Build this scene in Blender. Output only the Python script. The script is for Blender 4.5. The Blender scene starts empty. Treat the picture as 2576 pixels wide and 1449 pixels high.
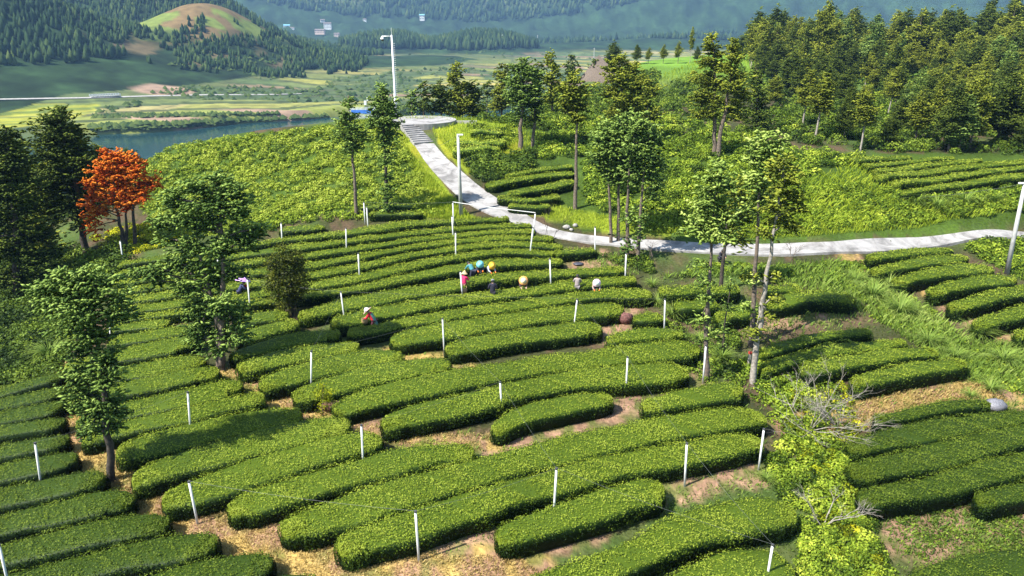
import bpy, math, random
import numpy as np

rng = np.random.default_rng(11)
random.seed(5)
SC = bpy.context.scene
COL = SC.collection
R = math.radians

# ------------------------------------------------------------------ camera, world, sun, exposure
PITCH = R(20.5)
CAM = np.array([0.0, 0.0, 30.0])
FOC = 1741.0                     # focal length in units of a 2576 px wide frame
cam = bpy.data.cameras.new('camera')
cam.sensor_width = 36.0
cam.lens = 36.0 * FOC / 2576.0
cam.clip_start = 0.5
cam.clip_end = 30000
camo = bpy.data.objects.new('camera', cam)
COL.objects.link(camo)
camo.location = CAM
camo.rotation_euler = (math.pi / 2 - PITCH, 0, 0)
SC.camera = camo

SUN_EL, SUN_AZ = R(50), math.atan2(-0.86, -0.50)      # azimuth of the sun measured from +Y towards +X
world = bpy.data.worlds.new('World')
SC.world = world
world.use_nodes = True
wn = world.node_tree.nodes
sky = wn.new('ShaderNodeTexSky')
sky.sky_type = 'NISHITA'
sky.sun_disc = False
sky.sun_elevation = SUN_EL
sky.sun_rotation = SUN_AZ
sky.air_density = 1.4
sky.dust_density = 0.6
world.node_tree.links.new(sky.outputs['Color'], wn['Background'].inputs['Color'])
wn['Background'].inputs['Strength'].default_value = 0.085
sl = bpy.data.lights.new('sun', 'SUN')
sl.energy = 5.0
sl.angle = R(0.5)
sl.color = (1.0, 0.955, 0.88)
so = bpy.data.objects.new('sun', sl)
COL.objects.link(so)
sd = np.array([math.sin(SUN_AZ) * math.cos(SUN_EL), math.cos(SUN_AZ) * math.cos(SUN_EL), math.sin(SUN_EL)])
so.rotation_euler = (math.pi / 2 - SUN_EL, 0, math.pi - SUN_AZ)
SC.view_settings.view_transform = 'Standard'
SC.view_settings.look = 'None'
SC.view_settings.gamma = 1
SC.view_settings.use_curve_mapping = False
SC.view_settings.exposure = 1.28
SC.cycles.max_bounces = 6
SC.cycles.diffuse_bounces = 3
SC.cycles.transmission_bounces = 3
SC.cycles.volume_bounces = 0

# ------------------------------------------------------------------ noise and terrain functions
_perm = rng.random((256, 256))
def vnoise(x, y):
    xi = np.floor(x).astype(int); yi = np.floor(y).astype(int)
    fx = x - xi; fy = y - yi
    fx = fx * fx * (3 - 2 * fx); fy = fy * fy * (3 - 2 * fy)
    a = _perm[xi & 255, yi & 255]; b = _perm[(xi + 1) & 255, yi & 255]
    c = _perm[xi & 255, (yi + 1) & 255]; d = _perm[(xi + 1) & 255, (yi + 1) & 255]
    return (a * (1 - fx) + b * fx) * (1 - fy) + (c * (1 - fx) + d * fx) * fy
def fbm(x, y, o=4):
    s = 0; a = 0.5
    for i in range(o):
        s = s + a * vnoise(x * 2 ** i + 17.3 * i, y * 2 ** i + 5.1 * i); a *= 0.5
    return s / (1 - 0.5 ** o)
def sstep(a, b, x):
    t = np.clip((x - a) / (b - a), 0, 1)
    return t * t * (3 - 2 * t)

CP, SP = math.cos(PITCH), math.sin(PITCH)
def ray(px, py):
    cx = (np.asarray(px, float) - 1288) / FOC
    cy = (724.5 - np.asarray(py, float)) / FOC
    return cx, CP + cy * SP, -SP + cy * CP
def at_drop(px, py, H):
    x, y, z = ray(px, py)
    t = H / -z
    return x * t, y * t
def depth(p):
    return p[1] * CP - (p[2] - CAM[2]) * SP
def project(p):
    Z = depth(p)
    Y = p[1] * SP + (p[2] - CAM[2]) * CP
    return 1288 + FOC * p[0] / Z, 724.5 - FOC * Y / Z

CTRL = [(1288,1449,17),(600,1449,17),(0,1449,18),(2000,1449,18),(2576,1449,18.5),(1288,2100,17),(0,2100,18.5),(2576,2100,19),
 (0,1200,18),(280,1210,17.3),(700,1200,17),(1288,1200,17),(1900,1150,17.3),(2300,1150,18),(2576,1150,18),
 (0,960,19),(300,1000,17.5),(600,920,17.2),(1000,950,17),(1400,950,17),(1750,930,17.2),(2100,900,17.4),(2500,900,17.3),
 (300,800,17.8),(640,780,17.3),(1000,760,17),(1400,740,16.8),(1700,740,16.6),(2000,740,16.6),(2300,720,16.4),(2576,760,16.6),
 (300,650,17),(640,640,16.3),(1000,630,15.8),(1400,620,15.6),(1288,550,14.6),(1000,545,14.6),(700,560,15),(450,600,16.5),
 (1500,605,15.4),(2100,622,15.5),(2500,600,15.6),(2900,590,15.6),
 (1100,400,12.2),(1065,362,11.3),(1055,318,10.2),(1075,305,10.0),(1120,308,10.05),(1010,305,10.0),
 (900,450,13.3),(900,350,11.2),(900,304,10.1),(640,450,14),(640,360,12),(640,335,11.3),(450,450,15),(450,385,13.3),(350,380,13.8),(420,540,16),
 (100,800,20),(100,650,20.5),(60,520,22),(0,1000,19.5),(-300,800,24),(-200,1100,20),
 (1300,330,10.8),(1300,450,13),(1450,520,14.2),(1500,420,12.6),(1650,560,14.6),(1700,480,13.2),(1700,400,12),(1900,565,14.9),
 (2000,500,13.3),(2300,575,15.3),(2300,490,13),(2576,575,15.5),(2576,500,13.3),(2300,450,12.8),(2450,398,12),(2576,395,12),(2100,400,12),(3000,420,12)]
WPTS = [(x, y, -H) for (px, py, H) in CTRL for x, y in [at_drop(px, py, H)]]
WPTS += [(60,100,-12),(90,150,-11),(10,130,-11.5),(40,150,-11.5),(60,200,-8.3),(35,195,-8.8),(90,210,-7.5),(120,180,-8),(130,130,-10),(20,105,-11),(-5,95,-11),(-30,100,-13),(-60,95,-16),
 (150,250,-6),(60,280,-9),(-100,100,-24),(-100,40,-26),(100,30,-19),(100,60,-16),(-60,5,-22),(60,5,-20),(0,-20,-18),(-80,-30,-24),(80,-30,-22),(180,100,-9),(200,200,-2)]
WP = np.array(WPTS)
def _tps(pts, q):
    d = np.sqrt(((q[:, None, :] - pts[None, :, :]) ** 2).sum(-1)) + 1e-9
    return d * d * np.log(d)
S = 0.02
_P = WP[:, :2] * S
n = len(_P)
A = np.zeros((n + 3, n + 3))
A[:n, :n] = _tps(_P, _P) + np.eye(n) * 0.0015
A[:n, n] = 1; A[:n, n + 1:] = _P
A[n, :n] = 1; A[n + 1:, :n] = _P.T
_w = np.linalg.solve(A, np.concatenate([WP[:, 2], np.zeros(3)]))
GX0, GY0, GD, GNX, GNY = -180.0, -60.0, 1.0, 421, 421
def _near_exact(x, y):
    q = np.stack([x, y], -1) * S
    return _tps(_P, q) @ _w[:n] + _w[n] + q @ _w[n + 1:]
_gx, _gy = np.meshgrid(GX0 + GD * np.arange(GNX), GY0 + GD * np.arange(GNY), indexing='ij')
_g = np.concatenate([_near_exact(a, b) for a, b in zip(np.array_split(_gx.ravel(), 40), np.array_split(_gy.ravel(), 40))]).reshape(GNX, GNY)
def near_h(x, y):
    u = np.clip((x - GX0) / GD, 0, GNX - 1.001); v = np.clip((y - GY0) / GD, 0, GNY - 1.001)
    i = u.astype(int); j = v.astype(int); fu = u - i; fv = v - j
    return (_g[i, j] * (1 - fu) + _g[i + 1, j] * fu) * (1 - fv) + (_g[i, j + 1] * (1 - fu) + _g[i + 1, j + 1] * fu) * fv
def bell(x, y, cx, cy, rx, ry, h, ang=0.0, p=1.0):
    c, s = math.cos(ang), math.sin(ang)
    u = ((x - cx) * c + (y - cy) * s) / rx; v = (-(x - cx) * s + (y - cy) * c) / ry
    return h * np.exp(-(u * u + v * v) ** p)
def valley_h(x, y):
    d = np.hypot(x, y)
    z = -62 + np.interp(d, [300, 460, 520, 640, 850, 1100, 1500, 2200, 3200], [-1, 0, 3, 3, 6, 12, 19, 28, 40])
    z = z + (fbm(x / 120, y / 120, 3) - 0.5) * 6 * sstep(470, 800, d)
    return z
HILLS = [(-660, 705, 250, 170, 150, 0, 1.0), (-850, 1150, 380, 260, 150, 0.1, 1.2), (-640, 1080, 230, 170, 112, 0, 1.2), (-520, 1060, 170, 140, 95, 0, 1.2), (-450, 1010, 130, 130, 60, 0, 1.0),
         (-362, 860, 95, 130, 73, 0, 1.0), (-300, 900, 130, 110, 28, 0, 1.0), (-150, 980, 260, 230, 14, 0, 1.0),
         (-235, 1390, 90, 90, 24, 0, 1.2), (-60, 1400, 105, 100, 28, 0, 1.2), (90, 1500, 160, 100, 14, 0, 1.0), (330, 1550, 260, 120, 22, 0, 1.0)]
FAR = [(-1600, 4200, 1500, 900, 330, 0, 1), (0, 4800, 1700, 900, 420, 0, 1), (900, 3100, 1100, 600, 330, -0.25, 1), (2300, 3200, 1200, 900, 480, 0, 1), (1500, 2600, 600, 420, 210, 0, 1),
       (-300, 2500, 800, 260, 62, 0.05, 1), (500, 2300, 600, 240, 75, 0, 1), (-1100, 2400, 700, 400, 110, 0, 1), (-3200, 3200, 1500, 1200, 500, 0, 1), (3500, 1500, 1200, 1200, 420, 0, 1), (-3000, 500, 1300, 1300, 300, 0, 1)]
def far_h(x, y):
    z = valley_h(x, y)
    acc = 0
    for h in HILLS: acc = acc + (bell(x, y, *h) * (0.86 + 0.28 * fbm(x / 90 + h[0], y / 90, 3))) ** 3
    z = z + acc ** (1 / 3)
    for h in FAR: z = z + bell(x, y, *h) * (0.62 + 0.76 * fbm(x / 420 + h[0], y / 420, 4))
    return z
def height(x, y):
    x = np.asarray(x, float); y = np.asarray(y, float)
    d = np.hypot(x, y)
    th = np.arctan2(x, np.maximum(y, 1e-3)); th = np.where(y <= 0, np.sign(x) * 1.5, th)
    Dc = np.interp(th, [-1.2, -0.6, -0.45, -0.2, -0.06, 0.02, 0.12, 0.3, 0.7], [75, 78, 84, 84, 86, 92, 170, 270, 330])
    W = np.interp(th, [-0.2, 0.12, 0.4], [130, 150, 250])
    k = sstep(0, 1, (d - Dc) / W)
    zn = near_h(x, y)
    zf = far_h(x, y)
    z = zn * (1 - k) + zf * k
    # river bed
    yf = 447 + (x + 255) * 0.62 + 10 * np.sin(x / 31) + 5 * np.sin(x / 11)
    rv = sstep(325, 345, y) * (1 - sstep(yf - 8, yf + 3, y)) * sstep(-282, -268, x + 0.25 * (y - 440)) * (1 - sstep(150, 220, x))
    z = np.minimum(z, z * (1 - rv) + (-67) * rv)
    return z + 30.0
WATER_Z = 30 - 61.6

_HT = np.arange(-0.80, 0.801, 0.0035); _HL = np.linspace(math.log(7.0), math.log(3000.0), 760)
_tt, _ll = np.meshgrid(_HT, _HL, indexing='ij')
_HG = height(np.sin(_tt) * np.exp(_ll), np.cos(_tt) * np.exp(_ll))
def height_q(x, y):
    u = np.clip((np.arctan2(x, y) - _HT[0]) / 0.0035, 0, len(_HT) - 1.001); v = np.clip((np.log(np.hypot(x, y)) - _HL[0]) / (_HL[1] - _HL[0]), 0, len(_HL) - 1.001)
    i = u.astype(int); j = v.astype(int); fu = u - i; fv = v - j
    return (_HG[i, j] * (1 - fu) + _HG[i + 1, j] * fu) * (1 - fv) + (_HG[i, j + 1] * (1 - fu) + _HG[i + 1, j + 1] * fu) * fv
def hit(px, py, dh=0.0):
    px = np.atleast_1d(np.asarray(px, float)); py = np.atleast_1d(np.asarray(py, float))
    if len(px) > 3000:
        return np.concatenate([hit(a, b, dh) for a, b in zip(np.array_split(px, len(px) // 2500 + 1), np.array_split(py, len(px) // 2500 + 1))])
    dx, dy, dz = ray(px, py)
    hor = np.hypot(dx, dy)
    ds = np.geomspace(9, 2500, 230)
    t = ds[None, :] / hor[:, None]
    zr = CAM[2] + dz[:, None] * t
    zt = height_q(dx[:, None] * t, dy[:, None] * t) + dh
    below = zr < zt
    i = np.argmax(below, 1); i = np.maximum(i, 1)
    r = np.arange(len(px))
    a = t[r, i - 1]; b = t[r, i]
    for _ in range(14):
        m = (a + b) / 2
        bl = CAM[2] + dz * m < height_q(dx * m, dy * m) + dh
        b = np.where(bl, m, b); a = np.where(bl, a, m)
    t = (a + b) / 2
    x, y = dx * t, dy * t
    return np.stack([x, y, height_q(x, y)], -1)
def hit1(px, py, dh=0.0):
    return hit(px, py, dh)[0]
def on_rim(px, y):
    x = 0.0
    for _ in range(4):
        z = float(height(x, y)); Z = y * CP - (z - 30) * SP; x = (px - 1288) / FOC * Z
    return np.array([x, y, float(height(x, y))])
def at_depth(px, py, Z):
    x, y, z = ray(px, py)
    return np.array([x * Z, y * Z, CAM[2] + z * Z])

# ------------------------------------------------------------------ materials
MATS = {}
def newmat(name):
    m = bpy.data.materials.new(name); m.use_nodes = True
    nt = m.node_tree; nt.nodes.clear()
    out = nt.nodes.new('ShaderNodeOutputMaterial')
    MATS[name] = m
    return m, nt, out
def ramp(nt, stops):
    r = nt.nodes.new('ShaderNodeValToRGB')
    e = r.color_ramp.elements
    while len(e) < len(stops): e.new(0.5)
    for k, (p, c) in enumerate(stops):
        e[k].position = p; e[k].color = (*c, 1)
    return r
def leafmat(name, stops, trans=0.22, rough=0.55, noise=0.25, spec=0.25, nscale=0.35):
    m, nt, out = newmat(name)
    at = nt.nodes.new('ShaderNodeAttribute'); at.attribute_name = 'tint'
    geo = nt.nodes.new('ShaderNodeNewGeometry')
    no = nt.nodes.new('ShaderNodeTexNoise'); no.inputs['Scale'].default_value = nscale; no.inputs['Detail'].default_value = 3
    nt.links.new(geo.outputs['Position'], no.inputs['Vector'])
    ma = nt.nodes.new('ShaderNodeMath'); ma.operation = 'MULTIPLY_ADD'
    nt.links.new(no.outputs['Fac'], ma.inputs[0]); ma.inputs[1].default_value = noise; 
    sb = nt.nodes.new('ShaderNodeMath'); sb.operation = 'SUBTRACT'; nt.links.new(at.outputs['Fac'], sb.inputs[0]); sb.inputs[1].default_value = noise / 2
    nt.links.new(sb.outputs[0], ma.inputs[2])
    r = ramp(nt, stops); nt.links.new(ma.outputs[0], r.inputs[0])
    p = nt.nodes.new('ShaderNodeBsdfPrincipled'); p.inputs['Roughness'].default_value = rough
    p.inputs['Specular IOR Level'].default_value = spec
    nt.links.new(r.outputs[0], p.inputs['Base Color'])
    tr = nt.nodes.new('ShaderNodeBsdfTranslucent'); nt.links.new(r.outputs[0], tr.inputs['Color'])
    mx = nt.nodes.new('ShaderNodeMixShader'); mx.inputs[0].default_value = trans
    nt.links.new(p.outputs[0], mx.inputs[1]); nt.links.new(tr.outputs[0], mx.inputs[2])
    nt.links.new(mx.outputs[0], out.inputs['Surface'])
    return m
def plain(name, col, rough=0.7, var=0.12, scale=8.0, bump=0.0, metal=0.0, col2=None):
    m, nt, out = newmat(name)
    tc = nt.nodes.new('ShaderNodeTexCoord')
    no = nt.nodes.new('ShaderNodeTexNoise'); no.inputs['Scale'].default_value = scale; no.inputs['Detail'].default_value = 5
    nt.links.new(tc.outputs['Object'], no.inputs['Vector'])
    c2 = col2 or tuple(min(1, c * (1 + var * 2)) for c in col)
    c1 = col if col2 else tuple(c * (1 - var * 2) for c in col)
    r = ramp(nt, [(0.3, c1), (0.7, c2)]); nt.links.new(no.outputs['Fac'], r.inputs[0])
    p = nt.nodes.new('ShaderNodeBsdfPrincipled'); p.inputs['Roughness'].default_value = rough; p.inputs['Metallic'].default_value = metal
    nt.links.new(r.outputs[0], p.inputs['Base Color'])
    if bump:
        b = nt.nodes.new('ShaderNodeBump'); b.inputs['Strength'].default_value = bump; b.inputs['Distance'].default_value = 0.05
        nt.links.new(no.outputs['Fac'], b.inputs['Height']); nt.links.new(b.outputs[0], p.inputs['Normal'])
    nt.links.new(p.outputs[0], out.inputs['Surface'])
    return m

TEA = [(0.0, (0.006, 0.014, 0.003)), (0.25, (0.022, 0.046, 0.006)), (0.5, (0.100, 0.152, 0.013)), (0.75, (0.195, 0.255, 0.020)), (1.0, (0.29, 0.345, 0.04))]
TEAD = [(0.0, (0.004, 0.010, 0.003)), (0.25, (0.014, 0.032, 0.005)), (0.5, (0.048, 0.082, 0.008)), (0.75, (0.095, 0.138, 0.012)), (1.0, (0.15, 0.20, 0.02))]  # deeper green, with the darkening of the frame corners put into the colour
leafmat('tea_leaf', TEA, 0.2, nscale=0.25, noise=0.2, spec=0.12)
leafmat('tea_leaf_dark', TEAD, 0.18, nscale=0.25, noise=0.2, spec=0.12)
leafmat('tea_leaf_wild', [(0, (0.012, 0.03, 0.005)), (0.3, (0.07, 0.12, 0.011)), (0.6, (0.24, 0.32, 0.028)), (1, (0.42, 0.48, 0.065))], 0.25, spec=0.1)
leafmat('fir_green', [(0, (0.012, 0.027, 0.0075)), (0.4, (0.063, 0.117, 0.0225)), (0.75, (0.1725, 0.2625, 0.048)), (1, (0.345, 0.465, 0.105))], 0.2, 0.6, spec=0.1)
leafmat('fir_dark', [(0, (0.0075, 0.015, 0.005)), (0.4, (0.03, 0.0525, 0.0112)), (0.75, (0.085, 0.1225, 0.0175)), (1, (0.1562, 0.2, 0.0275))], 0.18, 0.6, spec=0.1)
leafmat('fir_olive', [(0, (0.018, 0.027, 0.006)), (0.4, (0.093, 0.126, 0.0165)), (0.75, (0.2325, 0.273, 0.03)), (1, (0.39, 0.42, 0.0525))], 0.25, 0.6, spec=0.1)
leafmat('fir_light', [(0, (0.03, 0.0525, 0.012)), (0.4, (0.132, 0.21, 0.0375)), (0.75, (0.3, 0.4125, 0.075)), (1, (0.495, 0.6, 0.15))], 0.25, 0.6, spec=0.1)
leafmat('orange_leaf', [(0, (0.20, 0.02, 0.006)), (0.35, (0.50, 0.075, 0.010)), (0.7, (0.74, 0.19, 0.02)), (1, (0.85, 0.34, 0.04))], 0.3, 0.7, spec=0.1, noise=0.6, nscale=0.9)
leafmat('broad_olive', [(0, (0.010, 0.016, 0.004)), (0.4, (0.038, 0.052, 0.007)), (0.75, (0.12, 0.135, 0.012)), (1, (0.26, 0.26, 0.025))], 0.2, 0.5, spec=0.15)
leafmat('shrub_bright', [(0, (0.0216, 0.0432, 0.0072)), (0.35, (0.102, 0.168, 0.0156)), (0.7, (0.276, 0.372, 0.0312)), (1, (0.48, 0.54, 0.066))], 0.28, spec=0.1)
leafmat('shrub_mid', [(0, (0.0108, 0.024, 0.006)), (0.4, (0.054, 0.096, 0.012)), (0.75, (0.144, 0.21, 0.0216)), (1, (0.252, 0.324, 0.036))], 0.2, spec=0.1)
leafmat('shrub_dark', [(0, (0.005, 0.012, 0.004)), (0.4, (0.016, 0.036, 0.007)), (0.75, (0.048, 0.08, 0.01)), (1, (0.10, 0.15, 0.015))], 0.15, spec=0.1)
leafmat('shrub_yellow', [(0, (0.06, 0.08, 0.006)), (0.4, (0.22, 0.26, 0.012)), (0.75, (0.42, 0.44, 0.015)), (1, (0.60, 0.54, 0.025))], 0.28, spec=0.1)
leafmat('grass_bright', [(0, (0.072, 0.114, 0.0096)), (0.4, (0.216, 0.3, 0.0216)), (0.75, (0.384, 0.456, 0.0384)), (1, (0.54, 0.552, 0.084))], 0.3, spec=0.1)
leafmat('grass_tall', [(0, (0.048, 0.096, 0.0144)), (0.5, (0.192, 0.288, 0.042)), (1, (0.432, 0.504, 0.132))], 0.3, spec=0.15)
leafmat('straw', [(0, (0.13, 0.085, 0.03)), (0.5, (0.38, 0.28, 0.10)), (1, (0.62, 0.49, 0.21))], 0.2, 0.8, spec=0.1)
leafmat('far_tree', [(0, (0.006, 0.016, 0.006)), (0.5, (0.024, 0.048, 0.014)), (1, (0.075, 0.105, 0.025))], 0.0, 0.8, nscale=0.02, spec=0.05)
plain('hedge_core', (0.012, 0.024, 0.007), 0.9, 0.3, 6)
plain('bark', (0.13, 0.10, 0.075), 0.9, 0.3, 6, 0.6)
plain('bark_dark', (0.045, 0.035, 0.026), 0.9, 0.35, 6, 0.6)
plain('bark_pale', (0.27, 0.24, 0.2), 0.9, 0.25, 7, 0.5)
plain('post_white', (0.66, 0.66, 0.63), 0.6, 0.08, 5, 0.1)
plain('post_cap', (0.05, 0.05, 0.055), 0.6)
plain('pole_grey', (0.42, 0.42, 0.40), 0.7, 0.1, 3, 0.1)
plain('white_metal', (0.78, 0.78, 0.78), 0.35, 0.03)
plain('dark_metal', (0.06, 0.065, 0.07), 0.4)
plain('wire', (0.10, 0.11, 0.10), 0.5)
plain('concrete', (0.33, 0.31, 0.285), 0.85, 0.16, 0.6, 0.25)
plain('rock', (0.34, 0.32, 0.29), 0.9, 0.25, 3, 0.6)
plain('skin', (0.42, 0.24, 0.16), 0.55, 0.05)
plain('hair', (0.02, 0.017, 0.015), 0.6)

# ------------------------------------------------------------------ mesh helpers
def mesh_obj(name, V, F, mats, parent=None, mi=None, tint=None, smooth=False, loc=None, uniform=None, col=None):
    me = bpy.data.meshes.new(name)
    V = np.asarray(V, np.float32)
    if uniform:
        F = np.asarray(F, np.int32); nf = len(F)
        me.vertices.add(len(V)); me.vertices.foreach_set('co', V.ravel())
        me.loops.add(nf * uniform); me.loops.foreach_set('vertex_index', F.ravel())
        me.polygons.add(nf); me.polygons.foreach_set('loop_start', np.arange(0, nf * uniform, uniform, dtype=np.int32))
        me.update(calc_edges=True)
    else:
        me.from_pydata([tuple(map(float, v)) for v in V], [], [tuple(map(int, f)) for f in F])
    for m in (mats if isinstance(mats, (list, tuple)) else [mats]):
        me.materials.append(MATS[m] if isinstance(m, str) else m)
    if mi is not None: me.polygons.foreach_set('material_index', np.asarray(mi, np.int32))
    if tint is not None:
        a = me.attributes.new('tint', 'FLOAT', 'POINT'); a.data.foreach_set('value', np.asarray(tint, np.float32))
    if col is not None:
        a = me.attributes.new('gcol', 'FLOAT_COLOR', 'POINT')
        c = np.concatenate([col, np.ones((len(col), 1))], 1).astype(np.float32); a.data.foreach_set('color', c.ravel())
    if smooth: me.polygons.foreach_set('use_smooth', np.ones(len(me.polygons), bool))
    me.update()
    o = bpy.data.objects.new(name, me); COL.objects.link(o)
    if parent is not None: o.parent = parent
    if loc is not None: o.location = loc
    return o
def empty(name, loc, label=None, cat=None, group=None):
    o = bpy.data.objects.new(name, None); COL.objects.link(o); o.location = loc; o.empty_display_size = 0.3
    return tag(o, label, cat, group)
def tag(o, label=None, cat=None, group=None, kind=None):
    if label: o['label'] = label
    if cat: o['category'] = cat
    if group: o['group'] = group
    if kind: o['kind'] = kind
    return o
class MB:
    """collects tubes, boxes and lathes into one mesh"""
    def __init__(s): s.V = []; s.F = []; s.M = []
    def add(s, V, F, m=0):
        k = len(s.V); s.V += [tuple(v) for v in V]; s.F += [tuple(i + k for i in f) for f in F]; s.M += [m] * len(F)
    def tube(s, pts, rad, n=8, m=0, cap=True):
        pts = [np.array(p, float) for p in pts]
        rad = [rad] * len(pts) if np.isscalar(rad) else rad
        V = []; F = []
        for i, p in enumerate(pts):
            a = pts[min(i + 1, len(pts) - 1)] - pts[max(i - 1, 0)]; a = a / (np.linalg.norm(a) + 1e-9)
            u = np.cross(a, [0.13, 0.97, 0.2]); 
            if np.linalg.norm(u) < 0.1: u = np.cross(a, [1, 0, 0])
            u /= np.linalg.norm(u); v = np.cross(a, u)
            for k in range(n):
                t = 2 * math.pi * k / n
                V.append(p + rad[i] * (math.cos(t) * u + math.sin(t) * v))
        for i in range(len(pts) - 1):
            for k in range(n):
                F.append((i * n + k, i * n + (k + 1) % n, (i + 1) * n + (k + 1) % n, (i + 1) * n + k))
        if cap: F += [tuple(range(n))[::-1], tuple(range((len(pts) - 1) * n, len(pts) * n))]
        s.add(V, F, m); return s
    def box(s, c, size, rz=0.0, m=0):
        sx, sy, sz = [q / 2 for q in size]; cr, sr = math.cos(rz), math.sin(rz)
        V = []
        for z in (-sz, sz):
            for x, y in ((-sx, -sy), (sx, -sy), (sx, sy), (-sx, sy)):
                V.append((c[0] + x * cr - y * sr, c[1] + x * sr + y * cr, c[2] + z))
        s.add(V, [(3, 2, 1, 0), (4, 5, 6, 7), (0, 1, 5, 4), (1, 2, 6, 5), (2, 3, 7, 6), (3, 0, 4, 7)], m); return s
    def lathe(s, prof, c=(0, 0, 0), n=20, m=0):
        V = []; F = []
        for r, z in prof:
            for k in range(n):
                t = 2 * math.pi * k / n; V.append((c[0] + r * math.cos(t), c[1] + r * math.sin(t), c[2] + z))
        for i in range(len(prof) - 1):
            for k in range(n): F.append((i * n + k, i * n + (k + 1) % n, (i + 1) * n + (k + 1) % n, (i + 1) * n + k))
        s.add(V, F, m); return s
    def obj(s, name, mats, parent=None, smooth=False, loc=None):
        return mesh_obj(name, s.V, s.F, mats, parent, mi=s.M, smooth=smooth, loc=loc)

def leaf_quads(P, N, ln, wd, jit=0.6, up=0.0, fold=0.12, D=None):
    """one diamond leaf per point: axis roughly in the surface (or along D), normal near N"""
    n = len(P)
    N = N + rng.normal(0, jit, (n, 3)); N[:, 2] += up
    N /= np.linalg.norm(N, axis=1)[:, None] + 1e-9
    a = rng.normal(0, 1, (n, 3)) if D is None else D + rng.normal(0, 0.25, (n, 3))
    u = a - (a * N).sum(1)[:, None] * N; u /= np.linalg.norm(u, axis=1)[:, None] + 1e-9
    v = np.cross(N, u)
    ln = np.broadcast_to(ln, (n,))[:, None]; wd = np.broadcast_to(wd, (n,))[:, None]
    q = np.empty((n, 4, 3))
    q[:, 0] = P - u * ln * 0.5
    q[:, 1] = P + v * wd * 0.5 + N * ln * fold
    q[:, 2] = P + u * ln * 0.5
    q[:, 3] = P - v * wd * 0.5 + N * ln * fold
    return q.reshape(-1, 3)
def sprays(P, D, ln, wd):
    """one three-sided spindle per point along D (a needle-covered twig)"""
    n = len(P)
    D = D / (np.linalg.norm(D, axis=1)[:, None] + 1e-9)
    a = rng.normal(0, 1, (n, 3)); u = a - (a * D).sum(1)[:, None] * D; u /= np.linalg.norm(u, axis=1)[:, None] + 1e-9
    v = np.cross(D, u); ln = np.broadcast_to(ln, (n,))[:, None]; wd = np.broadcast_to(wd, (n,))[:, None]
    q = np.empty((n, 5, 3))
    q[:, 0] = P - D * ln * 0.5
    m = P + D * ln * 0.1
    for k in range(3):
        t = 2 * math.pi * k / 3
        q[:, 1 + k] = m + wd * 0.5 * (math.cos(t) * u + math.sin(t) * v)
    q[:, 4] = P + D * ln * 0.5; q[:, 4, 2] -= ln[:, 0] * 0.08
    f = np.array([[0, 2, 1], [0, 3, 2], [0, 1, 3], [4, 1, 2], [4, 2, 3], [4, 3, 1]])
    F = (np.arange(n)[:, None, None] * 5 + f[None]).reshape(-1, 3)
    return q.reshape(-1, 3), F
#PART2
# ------------------------------------------------------------------ ground
def pts(s):
    return [tuple(float(v) for v in t.split(',')) for t in s.split()]
def seg_dist(x, y, poly):
    best = np.full(x.shape, 1e9)
    for (ax, ay), (bx, by) in zip(poly[:-1], poly[1:]):
        vx, vy = bx - ax, by - ay; L = vx * vx + vy * vy + 1e-9
        t = np.clip(((x - ax) * vx + (y - ay) * vy) / L, 0, 1)
        best = np.minimum(best, np.hypot(x - ax - t * vx, y - ay - t * vy))
    return best
def inside(x, y, poly):
    c = np.zeros(x.shape, bool); n = len(poly)
    for i in range(n):
        ax, ay = poly[i]; bx, by = poly[(i + 1) % n]
        k = ((ay > y) != (by > y)) & (x < (bx - ax) * (y - ay) / (by - ay + 1e-12) + ax)
        c ^= k
    return c
def wpoly(s):
    a = np.array(pts(s)); h = hit(a[:, 0], a[:, 1]); return [tuple(p[:2]) for p in h]

STRAW = [("165,960 180,1090 200,1150 300,1225 430,1310 600,1340 760,1395 1000,1440 1300,1435 1400,1520", 1.15),
         ("590,925 660,985 745,1030 860,1060 960,1085 1100,1115 1235,1110", 0.75), ("985,885 1040,900 1120,900 1180,940", 0.7),
         ("60,900 150,930 170,1000", 0.9), ("2180,1050 2300,1010 2450,985 2520,1000", 1.1), ("2330,730 2420,800 2560,860", 0.6), ("2130,640 2200,700", 0.9), ("1990,1080 2100,1050 2230,1040", 1.0)]
SOIL = [("1400,650 1500,655", 1.5), ("1740,900 1750,960 1600,1020 1540,1015", 0.9), ("1600,760 1570,820 1510,850", 0.8), ("1700,1235 1800,1205 1900,1190", 0.7), ("1820,840 1900,825 2000,800 2100,790", 1.0),
        ("1130,900 1120,905", 0.6), ("1100,1385 1230,1370", 0.9), ("2250,1320 2400,1290 2600,1330", 2.3), ("1250,1130 1400,1085 1560,1040", .7), ("1400,1370 1640,1260", 0.6), ("2260,290 2320,300", 2.0)]
GRASS = ["1005,300 1050,365 1120,470 1180,545 1250,560 1250,560 1000,545 1040,430 1000,340", "1090,320 1130,305 1280,300 1320,380 1180,440 1110,380", "1290,530 1420,560 1560,590 1700,600 1650,560 1500,540 1400,520"]
GRASSW = [wpoly(g) for g in GRASS]
STRAWW = [(wpoly(s), r) for s, r in STRAW]; SOILW = [(wpoly(s), r) for s, r in SOIL]
LEFTHILL = wpoly("345,378 640,338 900,308 1005,305 1040,400 1100,500 1140,545 960,520 700,560 400,600 330,450")
RIGHTGREEN = wpoly("1290,520 1400,560 1500,590 1700,600 2100,600 2576,570 2576,380 2000,380 1700,350 1300,300 1150,300 1200,430")

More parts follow.
